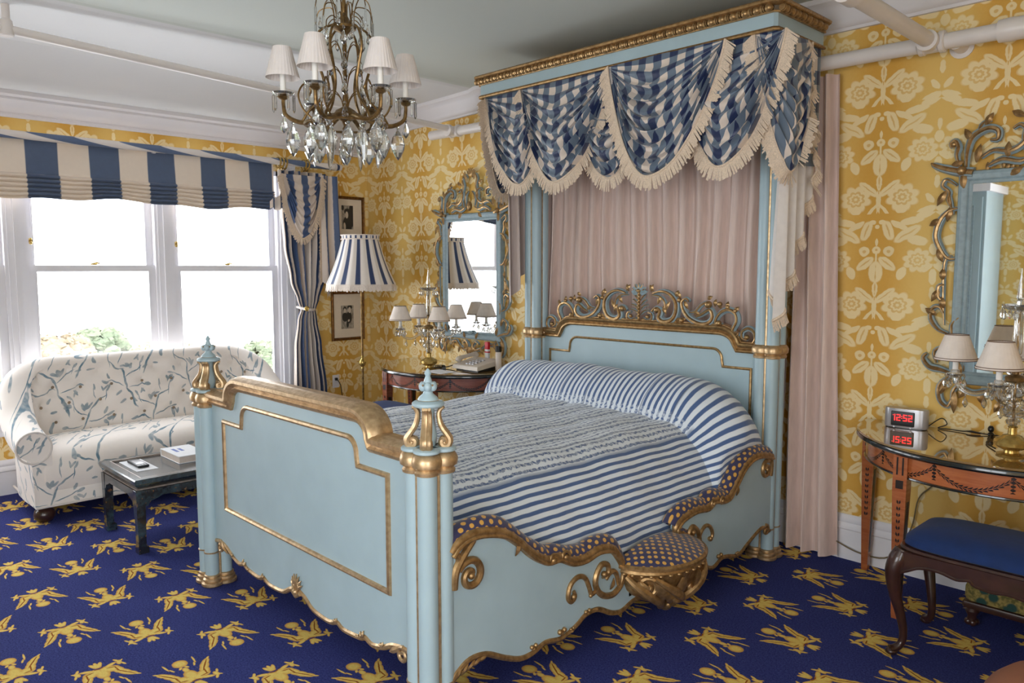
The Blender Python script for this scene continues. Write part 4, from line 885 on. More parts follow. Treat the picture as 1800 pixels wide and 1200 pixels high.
# ------------------------------------------------------------------ pictures
def picture(y0, y1, z0, z1, pm, label, ph):
    r_ = thing('picture_frame', label, 'picture', (0, (y0+y1)/2, z0), group='framed photographs on the window wall')
    b = B(); prof_ = [(0, .004), (0, .022), (-.006, .026), (-.012, .022), (-.018, .024), (-.026, .012), (-.026, .004)]
    b.sweep([(y0, z0), (y1, z0), (y1, z1), (y0, z1)], [(-o, h) for o, h in prof_], lambda a, c, h: (h, a, c), True)
    obj('frame', b, FRAMEW, r_); obj('mat_board', B().box(.002, .008, y0+.01, y1-.01, z0+.01, z1-.01), MATB, r_)
    b = B(); a0, a1, c0, c1 = ph; b.grid(lambda u, v: (.0095, a0+(a1-a0)*u, c0+(c1-c0)*v, u, v), 1, 1); b.box(.007, .0093, a0, a1, c0, c1); obj('photograph', b, pm, r_, False)
picture(-.395, -.045, 1.885, 2.268, PHOTO1, 'topmost framed photograph, one dark figure on a pale mount, beside the curtain', (-.29, -.165, 1.965, 2.185))
picture(-.395, -.05, 1.415, 1.84, PHOTO3, 'middle framed photograph mostly hidden behind the striped lampshade', (-.29, -.16, 1.5, 1.72))
picture(-.42, -.065, .922, 1.383, PHOTO2, 'lowest framed photograph of two dark haired figures under the striped lampshade', (-.315, -.18, 1.03, 1.25))

# ------------------------------------------------------------------ floor lamp
fl = thing('floor_lamp', 'brass floor lamp with blue and white striped fringed shade in the corner', 'floor lamp', (.655, -.51, 0))
lx, ly = .655, -.51
obj('base', B().lathe([(.14, 0), (.15, .01), (.14, .025), (.09, .035), (.03, .05), (.016, .08), (.012, .1)], (lx, ly, 0), 28), BRASS, fl)
obj('pole', B().lathe([(.0095, .09), (.0095, 1.56)], (lx, ly, 0), 12), BRONZE, fl)
obj('knop', B().lathe([(.01, .73), (.014, .735), (.011, .745), (.014, .752), (.026, .765), (.031, .785), (.026, .805), (.013, .818), (.011, .828), (.015, .835), (.01, .845)], (lx, ly, 0), 18), BRASS, fl)
def shade(u, v):
    a = 2*PI*u; k = (1-v); r = .158+.14*v+.012*math.sin(PI*v)*-1; fac = 1-.035*abs(math.sin(7*a)); return (lx+r*fac*math.cos(a), ly+r*fac*math.sin(a), 1.845-.385*v, u, v)
sh_ = obj('lamp_shade', B().grid(shade, 112, 10), SHADEM, fl)
def band(u, v): a = 2*PI*u; r = .16; return (lx+r*math.cos(a), ly+r*math.sin(a), 1.878-.03*v, u*1.6, v)
obj('shade_collar', B().grid(band, 60, 2), SHADEM, sh_)
g = B()
for z, r in ((1.88, .163), (1.846, .162)): obj('piping', B().tube([(lx+r*cs(a), ly+r*sn(a), z) for a in range(0, 361, 10)], .005, 6), WFRINGE, sh_)
g.tube([(lx+.293*cs(a)*(1-.035*abs(sn(7*a))), ly+.293*sn(a)*(1-.035*abs(sn(7*a))), 1.462) for a in range(0, 361, 4)], .005, 6); obj('piping', g, WFRINGE, sh_)
g = B(); pts = [(lx+.296*cs(a)*(1-.035*abs(sn(7*a))), ly+.296*sn(a)*(1-.035*abs(sn(7*a))), 1.462) for a in range(0, 361, 3)]; fringe(g, pts, [(.12*cs(a), .12*sn(a), -1) for a in range(0, 361, 3)], .052); f = obj('fringe', g, WFRINGE, sh_); f['kind'] = 'stuff'
g = B()
for k in range(3): g.tube([(lx, ly, 1.56), (lx+.158*cs(120*k), ly+.158*sn(120*k), 1.84)], .003, 5)
obj('shade_support', g, BRASS, fl)

# ------------------------------------------------------------------ half moon tables
def half_table(x, label, wood, swg):
    A_, B_ = .68, .68
    r_ = thing('half_moon_table', label, 'side table', (x, -.02, 0)); y0 = -.02
    E = lambda k, a: (x+A_*k*cs(a), y0-B_*k*sn(a))
    out = [E(1, a) for a in range(0, 181, 5)]
    def topring(k, z): return [(x+A_*k*cs(a), y0-B_*k*sn(a), z) for a in range(0, 181, 4)]
    b = B(); b.loft([topring(.965, .765), topring(.99, .766), topring(1.0, .773), topring(1.0, .784), topring(.995, .790), topring(.985, .792)], True); tp = obj('table_top', b, RIM, r_)
    b = B(); b.loft([topring(.98, .7925), topring(.995, .793), topring(.997, .798), topring(.99, .801)], True); obj('glass_sheet', b, TOPW, r_, False)
    k0 = .93
    def apr(u, v):
        a = 180*u; return (*E(k0, a), .662+.105*v, (u-.5)*PI*A_*k0, v*.105)
    b = B(); b.grid(apr, 72, 4); obj('apron', b, swg, r_)
    b = B(); b.tube([(*E(k0+.004, a), .663) for a in range(0, 181, 4)], .006, 6); b.tube([(x-A_*k0, y0-.01, .70), (x+A_*k0, y0-.01, .70)], .02, 6); obj('apron_moulding', b, RIM, r_)
    for a in (6, 62, 118, 174):
        cx, cy = E(k0-.0, a); w1, w2 = .030, .016
        b = B(); b.loft([[(cx+sx*w, cy+sy*w, z) for sx, sy in ((-1, -1), (1, -1), (1, 1), (-1, 1))] for z, w in ((.768, w1), (.60, w1), (.02, w2), (0, w2*.9))], True); lg = obj('leg', b, wood, r_, False)
        d = B()
        for sx, sy in ((1, 0), (-1, 0), (0, -1)):
            for z0, z1, f0 in ((.10, .55, .5),):
                wa, wb = w2+(w1-w2)*(z0/.6), w2+(w1-w2)*(z1/.6)
                if sx: d.loft([[(cx+sx*(wz+e), cy+q*wz*f0, z) for q in (-1, 1)]+[(cx+sx*(wz-.004), cy+q*wz*f0, z) for q in (1, -1)] for z, wz, e in ((z0, wa, .0012), (z1, wb, .0012))], True)
            if sy:
                for q in (-.012, .012): d.box(cx+q-.0035, cx+q+.0035, cy-w1-.0014, cy-w1+.003, .675, .755)
                d.box(cx-.016, cx+.016, cy-w1-.0012, cy-w1+.003, .612, .65)
                for i in range(9):
                    z = .54-i*.03; wz = w2+(w1-w2)*(z/.6)
                    for s2 in (-1, 1): d.loft([[(cx+s2*.002, cy-wz-.0015, z), (cx+s2*.009, cy-wz-.0015, z+.008), (cx+s2*.007, cy-wz-.0015, z+.02), (cx+s2*.001, cy-wz-.0015, z+.012)], [(cx+s2*.002, cy-wz+.002, z), (cx+s2*.009, cy-wz+.002, z+.008), (cx+s2*.007, cy-wz+.002, z+.02), (cx+s2*.001, cy-wz+.002, z+.012)]], True)
        o = obj('leg_inlay', d, DARKIN, lg, False); o['kind'] = 'stuff'
    return r_
half_table(1.42, 'reddish half moon side table with inlaid apron, left of the bed under the far mirror', SATINR, SWAGR)
half_table(5.43, 'half moon satinwood table with leaf garland inlay, right of the bed under the near mirror', SATINW, SWAGW)

# ------------------------------------------------------------------ crystal candelabra lamps
dr = B(); dr.lathe([(.001, 0), (.006, -.006), (.001, -.014), (.003, -.018), (.010, -.034), (.0125, -.046), (.008, -.056), (.001, -.064)], n=8)
drop_me = mesh_of('crystal_drop', dr, CRYSTAL, False)
def candelabrum(x, y, label, phi, group='crystal lamps on the half moon tables'):
    z = .801; r_ = thing('crystal_table_lamp', label, 'table lamp', (x, y, z))
    P = lambda prof, mt, nm, n=24: obj(nm, B().lathe(prof, (x, y, z), n), mt, r_)
    P([(.055, 0), (.058, .006), (.03, .012), (.028, .022), (.05, .032), (.066, .045), (.068, .06), (.06, .072), (.04, .08), (.036, .086), (.018, .092), (.016, .12), (.02, .125), (.012, .13)], BRASS, 'base')
    P([(.01, .128), (.024, .135), (.028, .15), (.02, .16), (.046, .172), (.052, .185), (.046, .198), (.022, .21), (.024, .222), (.014, .235), (.014, .25)], CRYSTAL, 'glass_stem')
    P([(.004, .12), (.004, .62)], BRONZE, 'rod', 8)
    P([(.01, .25), (.03, .252), (.05, .275), (.055, .30), (.05, .318), (.02, .32)], CRYSTAL, 'glass_bowl')
    P([(.012, .318), (.038, .322), (.04, .338), (.03, .345), (.014, .35), (.012, .42), (.018, .425), (.01, .43)], BRONZE, 'brass_cup')
    P([(.01, .43), (.018, .44), (.022, .50), (.018, .60), (.011, .62)], GLASS, 'glass_column', 12)
    P([(.008, .615), (.02, .62), (.045, .625), (.065, .64), (.068, .648), (.06, .648), (.04, .636), (.012, .634), (.014, .66), (.008, .668)], CRYSTAL, 'top_dish', 16)
    obj('spire', B().lathe([(.008, .665), (.016, .675), (.013, .70), (.001, .80)], (x, y, z), 6), CRYSTAL, r_, False)
    for k in range(8): inst('crystal_drop', drop_me, r_, (x+.064*cs(45*k), y+.064*sn(45*k), z+.64), (0, 0, k), (.9, .9, .9))
    for k in range(4):
        a = phi+90*k; R = .235; ca, sa = cs(a), sn(a)
        arm = cat([(x+.04*ca, y+.04*sa, z+.30), (x+.09*ca, y+.09*sa, z+.27), (x+.15*ca, y+.15*sa, z+.245), (x+.21*ca, y+.21*sa, z+.265), (x+R*ca, y+R*sa, z+.315)], 5)
        o = obj('glass_arm', B().tube(arm, [.010, .009, .009, .008], 10), CRYSTAL, r_); cx, cy = x+R*ca, y+R*sa
        obj('drip_dish', B().lathe([(.006, .31), (.02, .312), (.038, .326), (.04, .332), (.034, .332), (.018, .322), (.016, .33), (.018, .345), (.012, .35)], (cx, cy, z), 16), CRYSTAL, o)
        obj('candle', B().lathe([(.011, .335), (.012, .34), (.012, .43), (.008, .434)], (cx, cy, z), 12), CANDLE, o)
        def shf(u, v): aa = 2*PI*u; r = (.047+.040*v)*(1+.012*math.sin(60*aa*.5)); return (cx+r*math.cos(aa), cy+r*math.sin(aa), z+.505-.112*v)
        s2 = obj('lamp_shade', B().grid(shf, 90, 4), CREAM, r_)
        for rr, zz in ((.048, .505), (.0885, .393), (.0865, .402)): obj('shade_trim', B().tube([(cx+rr*cs(q), cy+rr*sn(q), z+zz) for q in range(0, 361, 15)], .0016, 5), TRIMB, s2)
        for q in range(6): inst('crystal_drop', drop_me, r_, (cx+.037*cs(60*q+10), cy+.037*sn(60*q+10), z+.326), (0, 0, q), (.95, .95, .95))
        for q in (.35, .65): p = arm[int(q*(len(arm)-1))]; inst('crystal_drop', drop_me, r_, (p.x, p.y, p.z-.006), (0, 0, q), (1, 1, 1))
    return r_
lamp_far = candelabrum(1.475, -.42, 'crystal lamp with cream shades on the far half moon table left of the bed', -18)
lamp_near = candelabrum(5.515, -.42, 'crystal lamp with cream shades on the near half moon table right of the bed', -91)

# ------------------------------------------------------------------ rococo mirrors
def mirror(x, z, label):
    r_ = thing('carved_mirror', label, 'mirror', (x, 0, z-.2)); w2, h = .30, .90
    obj('mirror_glass', B().box(x-w2-.01, x+w2+.01, -.032, -.028, z-.01, z+h+.01), MIRROR, r_)
    b = B(); pr = [(0, .03), (-.004, .036), (-.014, .040), (-.02, .036), (-.026, .044), (-.045, .050), (-.06, .044), (-.066, .03), (-.066, 0), (0, 0)]
    b.sweep([(x-w2, z), (x+w2, z), (x+w2, z+h), (x-w2, z+h)], pr, lambda a, c, q: (a, -q, c), True); fr = obj('frame', b, BLUE2, r_)
    bl, gd = B(), B()
    for sgn in (-1, 1):
        mp = lambda a, c, q: (x+sgn*(-a), -.035-q, z+c)        # a measured outward to the left of the middle
        K = lambda Pp, r, rim=True: carve(bl, gd, cat(Pp, 4), mp, ([q*1.15 for q in r] if isinstance(r, list) else r*1.35), 0, rim)
        K([(.30, .955), (.36, .965), (.43, .985), (.475, 1.005), (.485, 1.015)], [.024, .022, .016, .006])
        K([(.36, .99), (.375, 1.04), (.37, 1.08), (.385, 1.11), (.405, 1.10), (.40, 1.08)], .013)
        K([(.33, .98), (.33, 1.05), (.31, 1.12), (.25, 1.155), (.205, 1.14), (.205, 1.10), (.235, 1.10)], .016); K([(.29, 1.14), (.27, 1.18), (.235, 1.19)], .010)
        K([(.27, 1.02), (.22, 1.05), (.15, 1.04), (.10, 1.07), (.085, 1.12), (.115, 1.155), (.145, 1.14)], .014); K([(.24, .98), (.18, 1.005), (.11, .99), (.06, 1.01)], .014)
        K([(.08, 1.0), (.10, 1.10), (.075, 1.18), (.09, 1.24), (.06, 1.275), (.03, 1.25)], .012); K([(.05, 1.02), (.055, 1.1), (.02, 1.14)], .010)
        K([(.37, .90), (.415, .93), (.43, .90), (.40, .87), (.405, .83), (.385, .79)], .011); K([(.40, .865), (.39, .80), (.38, .76)], .009)
        K([(.36, .79), (.40, .775), (.435, .73), (.45, .66), (.43, .60), (.395, .55), (.36, .545)], .015); K([(.43, .70), (.455, .67), (.45, .62)], .009)
        K([(.375, .56), (.405, .53), (.405, .36), (.395, .22)], .008); K([(.40, .42), (.425, .41), (.425, .36), (.405, .34)], .012)
        K([(.375, .18), (.42, .20), (.455, .25), (.45, .30), (.42, .31), (.40, .28)], .013); K([(.35, .15), (.36, .22), (.33, .26)], .010)
        K([(.33, -.02), (.40, .0), (.45, .01), (.48, .05), (.465, .075)], .016); K([(.42, .03), (.43, .09), (.38, .12)], .010)
        K([(.36, -.03), (.40, -.08), (.395, -.15), (.36, -.18), (.34, -.14)], .014); K([(.30, -.05), (.34, -.11), (.33, -.19)], .010)
        K([(.31, -.07), (.25, -.10), (.19, -.085), (.16, -.11)], .012); K([(.18, -.08), (.13, -.13), (.07, -.15), (.03, -.12), (.06, -.08), (.10, -.10)], .013); K([(.06, -.15), (.03, -.19), (0, -.2)], .010)
        for a, c, an, L in ((.40, .99, 160, .05), (.31, 1.10, 60, .06), (.335, .95, 20, .05), (.29, 1.0, 100, .07), (.26, 1.17, 120, .05), (.16, 1.01, 90, .06), (.10, 1.19, 30, .05), (.05, 1.23, 80, .06), (.41, .88, -60, .07), (.39, .8, -80, .06), (.43, .74, -30, .05), (.44, .6, -110, .06),
                            (.41, .5, -90, .05), (.42, .4, -60, .06), (.40, .3, 80, .05), (.43, .27, 30, .05), (.34, .97, -90, .08), (.33, .05, -110, .06), (.36, -.05, -60, .08), (.33, -.1, -90, .09), (.28, -.08, -60, .05), (.22, -.09, -100, .05), (.12, -.12, -60, .06), (.09, -.1, -130, .06), (.06, -.06, 60, .05), (.36, .06, 60, .06), (.15, .93, 150, .05), (.2, .0, 20, .0)):
            if L: leaf(gd, a, c, an, L*1.25, .016, mp, .008)
        for q in range(7): leaf(gd, .245-.022*q, 1.0+.012*math.sin(q), -90+10*(q % 3), .05-.003*q, .008, mp, -.004)
        gd.ball(mp(.345, .965, .03), .022, 8); gd.ball(mp(.39, 1.095, .01), .015, 8); bl.ball(mp(.375, 1.10, .0), .014, 8)
    for k in range(5): leaf(gd, x, z+1.26, 50+20*k, .07, .010, lambda a, c, q: (a, -.035-q, c), .004)
    for k in range(5): leaf(gd, x, z-.13, -150+30*k, .07, .014, lambda a, c, q: (a, -.04-q, c), .004)
    gd.ball((x, -.05, z+1.02), .022, 8, (1, 1, 1.8)); bl.ball((x, -.05, z-.01), .02, 8, (1.6, 1, .9))
    obj('carved_scrolls', bl, BLUE2, fr); obj('gilt_ornament', gd, DGOLD, fr); return r_
mirror(1.55, 1.082, 'smaller looking carved blue and gilt mirror on the wall left of the bed canopy')
mirror(5.505, 1.10, 'large carved blue and gilt mirror at the right edge of the photo')

# ------------------------------------------------------------------ sofa
so = thing('sofa', 'cream sofa with blue branch print, buttoned back and rolled arms under the window', 'sofa', (.5, -2.2, 0))
SP = [(.945, -3.085, .495, .098), (.85, -3.085, .51, .10), (.72, -3.09, .545, .10), (.60, -3.088, .60, .10), (.48, -3.08, .69, .10), (.36, -3.05, .80, .095), (.26, -2.95, .88, .08), (.215, -2.78, .915, .068), (.205, -2.5, .918, .062), (.205, -2.2, .922, .06)]
SP = SP+[(x, -4.4-y, z, r) for x, y, z, r in SP[:-1]][::-1]
sp = cat(SP, 7); nS = len(sp)-1
acc = [0.0]
for i in range(nS): acc.append(acc[-1]+math.hypot(sp[i+1][0]-sp[i][0], sp[i+1][1]-sp[i][1]))
rings = []; tuft_pos = []
TH = .205; TZ = [.52, .64, .76, .86]
for i in range(nS+1):
    p = sp[i]; a = sp[max(i-1, 0)]; c = sp[min(i+1, nS)]; t = Vector((c[0]-a[0], c[1]-a[1])); t.normalize(); n = Vector((t.y*-1, t.x)); 
    if n.dot(Vector((.6-p[0], -2.2-p[1]))) < 0: n = -n
    r = p[3]; z = p[2]; isb = smooth((.55-p[0])/.25); ring = []
    NI = 26
    for q in range(NI):                                # inner face, seat to roll
        k = q/(NI-1); zz = .38+(z-.02-.38)*k; off = r*.85+.055*(1-k)**1.3*isb+.012*(1-isb); d = 0
        s_ = acc[i]
        for jz, tz in enumerate(TZ):
            ds = ((s_-acc[-1]/2)/TH+(.5 if jz % 2 else 0)); ds = (ds-round(ds))*TH; dd = math.hypot(ds, zz-tz)
            d -= .042*math.exp(-(dd/.042)**2)*isb*(1 if zz < z-.0 else 0)
        d += .008*isb
        ring.append((p[0]+n.x*(off+d), p[1]+n.y*(off+d), zz))
    for q in range(1, 15):                             # roll
        a_ = -10+q*(215/14); ring.append((p[0]+n.x*r*cs(a_), p[1]+n.y*r*cs(a_), z+r*sn(a_)))
    ring.append((p[0]-n.x*r*.25, p[1]-n.y*r*.25, z-r*.85)); ring.append((p[0]-n.x*.015, p[1]-n.y*.015, .38)); ring.append((p[0]-n.x*.01, p[1]-n.y*.01, .11)); ring.append((p[0]+n.x*.10, p[1]+n.y*.10, .11))
    rings.append(ring)
obj('back_and_arms', B().loft(rings, True), CHINTZ, so)
for jz, tz in enumerate(TZ[:3]):
    k0 = -6
    for k in range(-6, 7):
        s_ = acc[-1]/2+(k-(.5 if jz % 2 else 0))*TH; i = min(range(nS+1), key=lambda q: abs(acc[q]-s_)); p = sp[i]
        if p[0] < .34 and tz < p[2]-.06:
            q = min(range(26), key=lambda w_: abs(rings[i][w_][2]-tz)); c = rings[i][q]; obj('button', B().ball((c[0]+.006, c[1], c[2]), .011, 6), plain('button_fabric', (150, 130, 108), .8) if 'button_fabric' not in bpy.data.materials else bpy.data.materials['button_fabric'], so)
sprof = [(.28, .43), (.45, .468), (.62, .478), (.78, .47), (.88, .445), (.935, .40), (.955, .34), (.952, .27), (.942, .215), (.938, .205), (.942, .195), (.945, .12), (.935, .112), (.28, .112)]
def crown(y): return .018*(1-((y+2.2)/.85)**2)
b = B(); b.loft([[(x-(.012 if abs(y+2.2) > .83 else 0), y, z+(crown(y) if z > .4 else 0)-(.012 if (abs(y+2.2) > .83 and z > .4) else 0)) for x, z in sprof] for y in [-3.045, -3.03]+[-3.0+.1*k for k in range(17)]+[-1.37, -1.355]], True); obj('seat', b, CHINTZ, so)
b = B()
for sy in (-3.085, -1.315): b = B(); b.tube([(.948, sy+.098*cs(a), .495+.098*sn(a)) for a in range(0, 361, 15)], .006, 6); obj('piping', b, LINING, so) if sy < -2 else None
obj('piping', b, LINING, so); b = B(); b.tube([(.25, -3.07, .112), (.945, -3.09, .112), (.947, -1.31, .112), (.25, -1.33, .112)], .007, 6); obj('piping', b, LINING, so)
for x, y in ((.86, -3.03), (.86, -1.37), (.16, -2.95), (.16, -1.45)): obj('bun_foot', B().lathe([(.03, 0), (.045, .01), (.06, .03), (.062, .05), (.055, .075), (.035, .09), (.03, .112)], (x, y, 0), 18), MAHOG, so)

# ------------------------------------------------------------------ low lacquer table with book, phone and note
ct = thing('coffee_table', 'low worn black lacquer table in front of the sofa', 'coffee table', (1.585, -2.25, 0))
X0, X1, Y0, Y1, ZT2 = 1.275, 1.90, -2.815, -1.70, .425
b = B(); rct = lambda i, z: [(X0+i, Y0+i, z), (X1-i, Y0+i, z), (X1-i, Y1-i, z), (X0+i, Y1-i, z)]
b.loft([rct(.03, .372), rct(.012, .385), rct(0, .40), rct(0, .42), rct(.006, .426), rct(.045, .426), rct(.05, .416), rct(.3, .416)], True); obj('tray_top', b, LACQ, ct, False)
b = B(); b.loft([rct(.02, .362), rct(.012, .366), rct(.012, .372), rct(.03, .374)], True); b.loft([rct(.046, .4165), rct(.046, .4265), rct(.053, .4265), rct(.053, .4165)]); obj('worn_edge', b, plain('worn_silvered_edge', (150, 136, 126), .3, .3, var=.3, scale=30), ct, False)
b = B()
for (xa, ya, xb, yb) in ((X0+.02, Y0+.02, X1-.02, Y0+.02), (X0+.02, Y1-.02, X1-.02, Y1-.02), (X0+.02, Y0+.02, X0+.02, Y1-.02), (X1-.02, Y0+.02, X1-.02, Y1-.02)):
    L = math.hypot(xb-xa, yb-ya); dx, dy = (xb-xa)/L, (yb-ya)/L; out = [(0, .362), (L, .362), (L, .27), (L-.05, .27), (L-.065, .295), (L-.10, .305), (L-.13, .318), (.13, .318), (.10, .305), (.065, .295), (.05, .27), (0, .27)]
    b.prism(out, lambda a, c, h: (xa+dx*a-dy*h, ya+dy*a+dx*h, c), -.011, .011)
obj('apron', b, LACQ, ct, False)
for x, y, sx, sy in ((X0+.032, Y0+.032, 1, 1), (X1-.032, Y0+.032, -1, 1), (X0+.032, Y1-.032, 1, -1), (X1-.032, Y1-.032, -1, -1)):
    sq = lambda w_, z, o=0: [(x-w_+(o if sx > 0 else -o)*0, y-w_, z), (x+w_, y-w_, z), (x+w_, y+w_, z), (x-w_, y+w_, z)]
    b = B(); b.loft([[(x-.026, y-.026, .36), (x+.026, y-.026, .36), (x+.026, y+.026, .36), (x-.026, y+.026, .36)], sq(.024, .25), sq(.021, .07), sq(.022, .05), [(x-.022+(sx > 0)*0-(sx < 0)*.012, y-.022-(sy < 0)*.012, .035), (x+.022+(sx > 0)*.012, y-.022-(sy < 0)*.012, .035), (x+.022+(sx > 0)*.012, y+.022+(sy > 0)*.012, .035), (x-.022-(sx < 0)*.012, y+.022+(sy > 0)*.012, .035)], [(x-.022-(sx < 0)*.012, y-.022-(sy < 0)*.012, 0), (x+.022+(sx > 0)*.012, y-.022-(sy < 0)*.012, 0), (x+.022+(sx > 0)*.012, y+.022+(sy > 0)*.012, 0), (x-.022-(sx < 0)*.012, y+.022+(sy > 0)*.012, 0)]], True); obj('leg', b, LACQ, ct, False)
bk = thing('book', 'thick white book lying on the black low table', 'book', (1.50, -2.38, .417), .0)
b = B(); b.box(1.352, 1.655, -2.478, -2.30, .4175, .421); b.box(1.352, 1.655, -2.478, -2.30, .459, .463); b.box(1.352, 1.357, -2.478, -2.30, .42, .46); obj('cover', b, PAPER, bk, False)
obj('page_block', B().box(1.358, 1.65, -2.473, -2.305, .421, .459), plain('page_edges', (204, 190, 178), .8), bk, False)
b = B()
for k, (u0, u1) in enumerate(((.02, .09), (.03, .08))): b.box(1.40+u0, 1.40+u1+.03, -2.44+.035*k, -2.42+.035*k, .4631, .4634)
obj('cover_lettering', b, plain('blue_print', (70, 90, 160), .6), bk, False, 'small blue title blocks')
pp = obj('note_sheet', B().box(1.35, 1.66, -2.725, -2.60, .4165, .4178), PAPER, None, False); tag(pp, 'white sheet of paper under the remote on the low table', 'paper')
ph_ = thing('remote_control', 'small dark grey handset lying on the white sheet of the low table', 'remote', (1.5, -2.66, .419))
obj('case', B().rbox(1.40, 1.60, -2.695, -2.63, .419, .435, .006), BLACKP, ph_); obj('screen', B().rbox(1.44, 1.56, -2.688, -2.637, .4352, .4365, .002), SILVER, ph_)
b = B()
for i in range(3):
    for j in range(3): b.rbox(1.565+.010*i, 1.572+.010*i, -2.685+.016*j, -2.675+.016*j, .435, .4368, .001)
o = obj('keys', b, SILVER, ph_); o['kind'] = 'stuff'

# ------------------------------------------------------------------ telephone and small things on the far table
te = thing('telephone', 'beige desk telephone on a black stand on the far half moon table', 'telephone', (1.78, -.22, .801))
wf = lambda x0, x1, y0, y1, z0, za, zb: [[(x0, y0, z0), (x1, y0, z0), (x1, y1, z0), (x0, y1, z0)], [(x0, y0, za), (x1, y0, za), (x1, y1, zb), (x0, y1, zb)]]
obj('stand', B().loft(wf(1.67, 1.93, -.30, -.12, .8025, .812, .842), True), BLACKP, te, False)
obj('body', B().loft([[(1.655, -.33, .815), (1.955, -.33, .815), (1.955, -.09, .845), (1.655, -.09, .845)], [(1.66, -.325, .842), (1.95, -.325, .842), (1.95, -.095, .885), (1.66, -.095, .885)], [(1.67, -.315, .848), (1.94, -.315, .848), (1.94, -.105, .890), (1.67, -.105, .890)]], True), BEIGE, te, False)
obj('handset', B().tube(cat([(1.70, -.31, .868), (1.70, -.29, .89), (1.70, -.21, .905), (1.70, -.13, .912), (1.70, -.11, .895)]), [.02, .024, .015, .015, .024, .02], 10), BEIGE, te)
for i in range(3):
    for j in range(4): obj('key', B().rbox(1.77+.035*i, 1.795+.035*i, -.29+.035*j, -.27+.035*j, .852+.0068*j, .862+.0068*j, .002), SILVER, te)
P = [];
for i in range(160): t = i/159; P.append((1.45+.22*t+.012*math.cos(i*.9), -.36+.05*math.sin(t*5)+.0, .813+.010*math.sin(i*.9)))
obj('coiled_cord', B().tube(P, .0028, 5), CORD, te)
tb = thing('card_holder', 'small red and white packet standing behind the telephone', 'packet', (1.78, -.085, .8))
obj('packet', B().rbox(1.755, 1.795, -.075, -.05, .802, .985, .004), PAPER, tb); obj('red_top', B().rbox(1.7545, 1.7955, -.0755, -.0495, .95, 1.012, .004), RED, tb); obj('red_band', B().box(1.7543, 1.7957, -.0757, -.0493, .925, .936), RED, tb, False)
tb = thing('jar', 'small pale jar with dark lid beside the red and white packet', 'jar', (1.98, -.12, .8))
obj('body', B().lathe([(.02, 0), (.024, .004), (.024, .14), (.02, .15)], (1.98, -.13, .802), 16), CREAM, tb); obj('lid', B().lathe([(.024, .15), (.026, .152), (.026, .19), (.02, .194)], (1.98, -.13, .802), 16), BLACKP, tb)
o = obj('note_paper', B().box(1.58, 1.80, -.56, -.40, .8015, .803), PAPER, None, False); tag(o, 'white sheet of paper lying on the far half moon table', 'paper')
o = obj('power_cord', B().tube(cat([(1.52, -.42, .81), (1.56, -.30, .812), (1.60, -.18, .85), (1.66, -.12, .87), (1.68, -.07, .84), (1.66, -.045, .80), (1.6, -.018, .70)]), .004, 6), CORD, lamp_far)

# ------------------------------------------------------------------ alarm clock
ck = thing('alarm_clock', 'silver alarm clock with red digits 12:52 on the near half moon table', 'clock', (4.99, -.14, .801), math.radians(6), world=False)
def ov(x0, x1, y0, y1, e, n=10): return [(((x0+x1)/2+(x1-x0)/2*abs(cs(a))**.45*(1 if cs(a) > 0 else -1)), (y0+y1)/2+(y1-y0)/2*(abs(sn(a))**.8)*(1 if sn(a) > 0 else -1)) for a in range(0, 360, 12)]
def ovr(k, z): return [(x*k, y*k, z) for x, y in ov(-.10, .10, -.032, .045, 0)]
obj('case', B().loft([ovr(.97, .004), ovr(1, .01), ovr(1, .092), ovr(.97, .099), ovr(.7, .1)], True), SILVER, ck)
obj('base', B().loft([ovr(.94, 0), ovr(.94, .0045)], True), BLACKP, ck)
obj('display', B().rbox(-.062, .045, -.0395, -.02, .014, .086, .003), BLACKP, ck)
seg = {'1': 'bc', '2': 'abged', '5': 'afgcd'}
def digit(ch, x0, z0, w_, h):
    b = B(); t = .0042; y0_, y1_ = -.0408, -.0393
    S_ = {'a': (x0, x0+w_, z0+h-t, z0+h), 'g': (x0, x0+w_, z0+h/2-t/2, z0+h/2+t/2), 'd': (x0, x0+w_, z0, z0+t), 'f': (x0, x0+t, z0+h/2, z0+h), 'e': (x0, x0+t, z0, z0+h/2), 'b': (x0+w_-t, x0+w_, z0+h/2, z0+h), 'c': (x0+w_-t, x0+w_, z0, z0+h/2)}
    for q in seg[ch]: a = S_[q]; b.box(a[0], a[1], y0_, y1_, a[2], a[3])
    obj('digit', b, DIGIT, ck, False)
for k, ch in enumerate('1252'): digit(ch, [-.060, -.036, -.006, .018][k], .040, .018, .032)
for z in (.051, .061): obj('colon_dot', B().box(-.0135, -.0105, -.0408, -.0393, z, z+.003), DIGIT, ck, False)
obj('indicator_dot', B().box(-.053, -.050, -.0408, -.0393, .066, .069), DIGIT, ck, False)
obj('lower_trim', B().tube([(-.055, -.043, .012), (.038, -.043, .012)], .002, 6), SILVER, ck)
for x in (-.045, .03): obj('foot_stud', B().box(x-.004, x+.004, -.046, -.04, .006, .014), SILVER, ck, False)
o = obj('bundled_cord', B().tube(cat([(5.085, -.11, .82), (5.13, -.07, .86), (5.15, -.05, .83), (5.11, -.05, .806), (5.16, -.045, .806), (5.22, -.05, .806), (5.26, -.045, .812), (5.30, -.05, .806), (5.24, -.055, .81), (5.28, -.06, .812), (5.33, -.045, .806), (5.42, -.04, .806)]), .0028, 6), CORD, lamp_near)
sw_ = thing('cord_switch', 'black cord with two plugs beside the lamp base on the near table', 'cord', (5.38, -.10, .80))
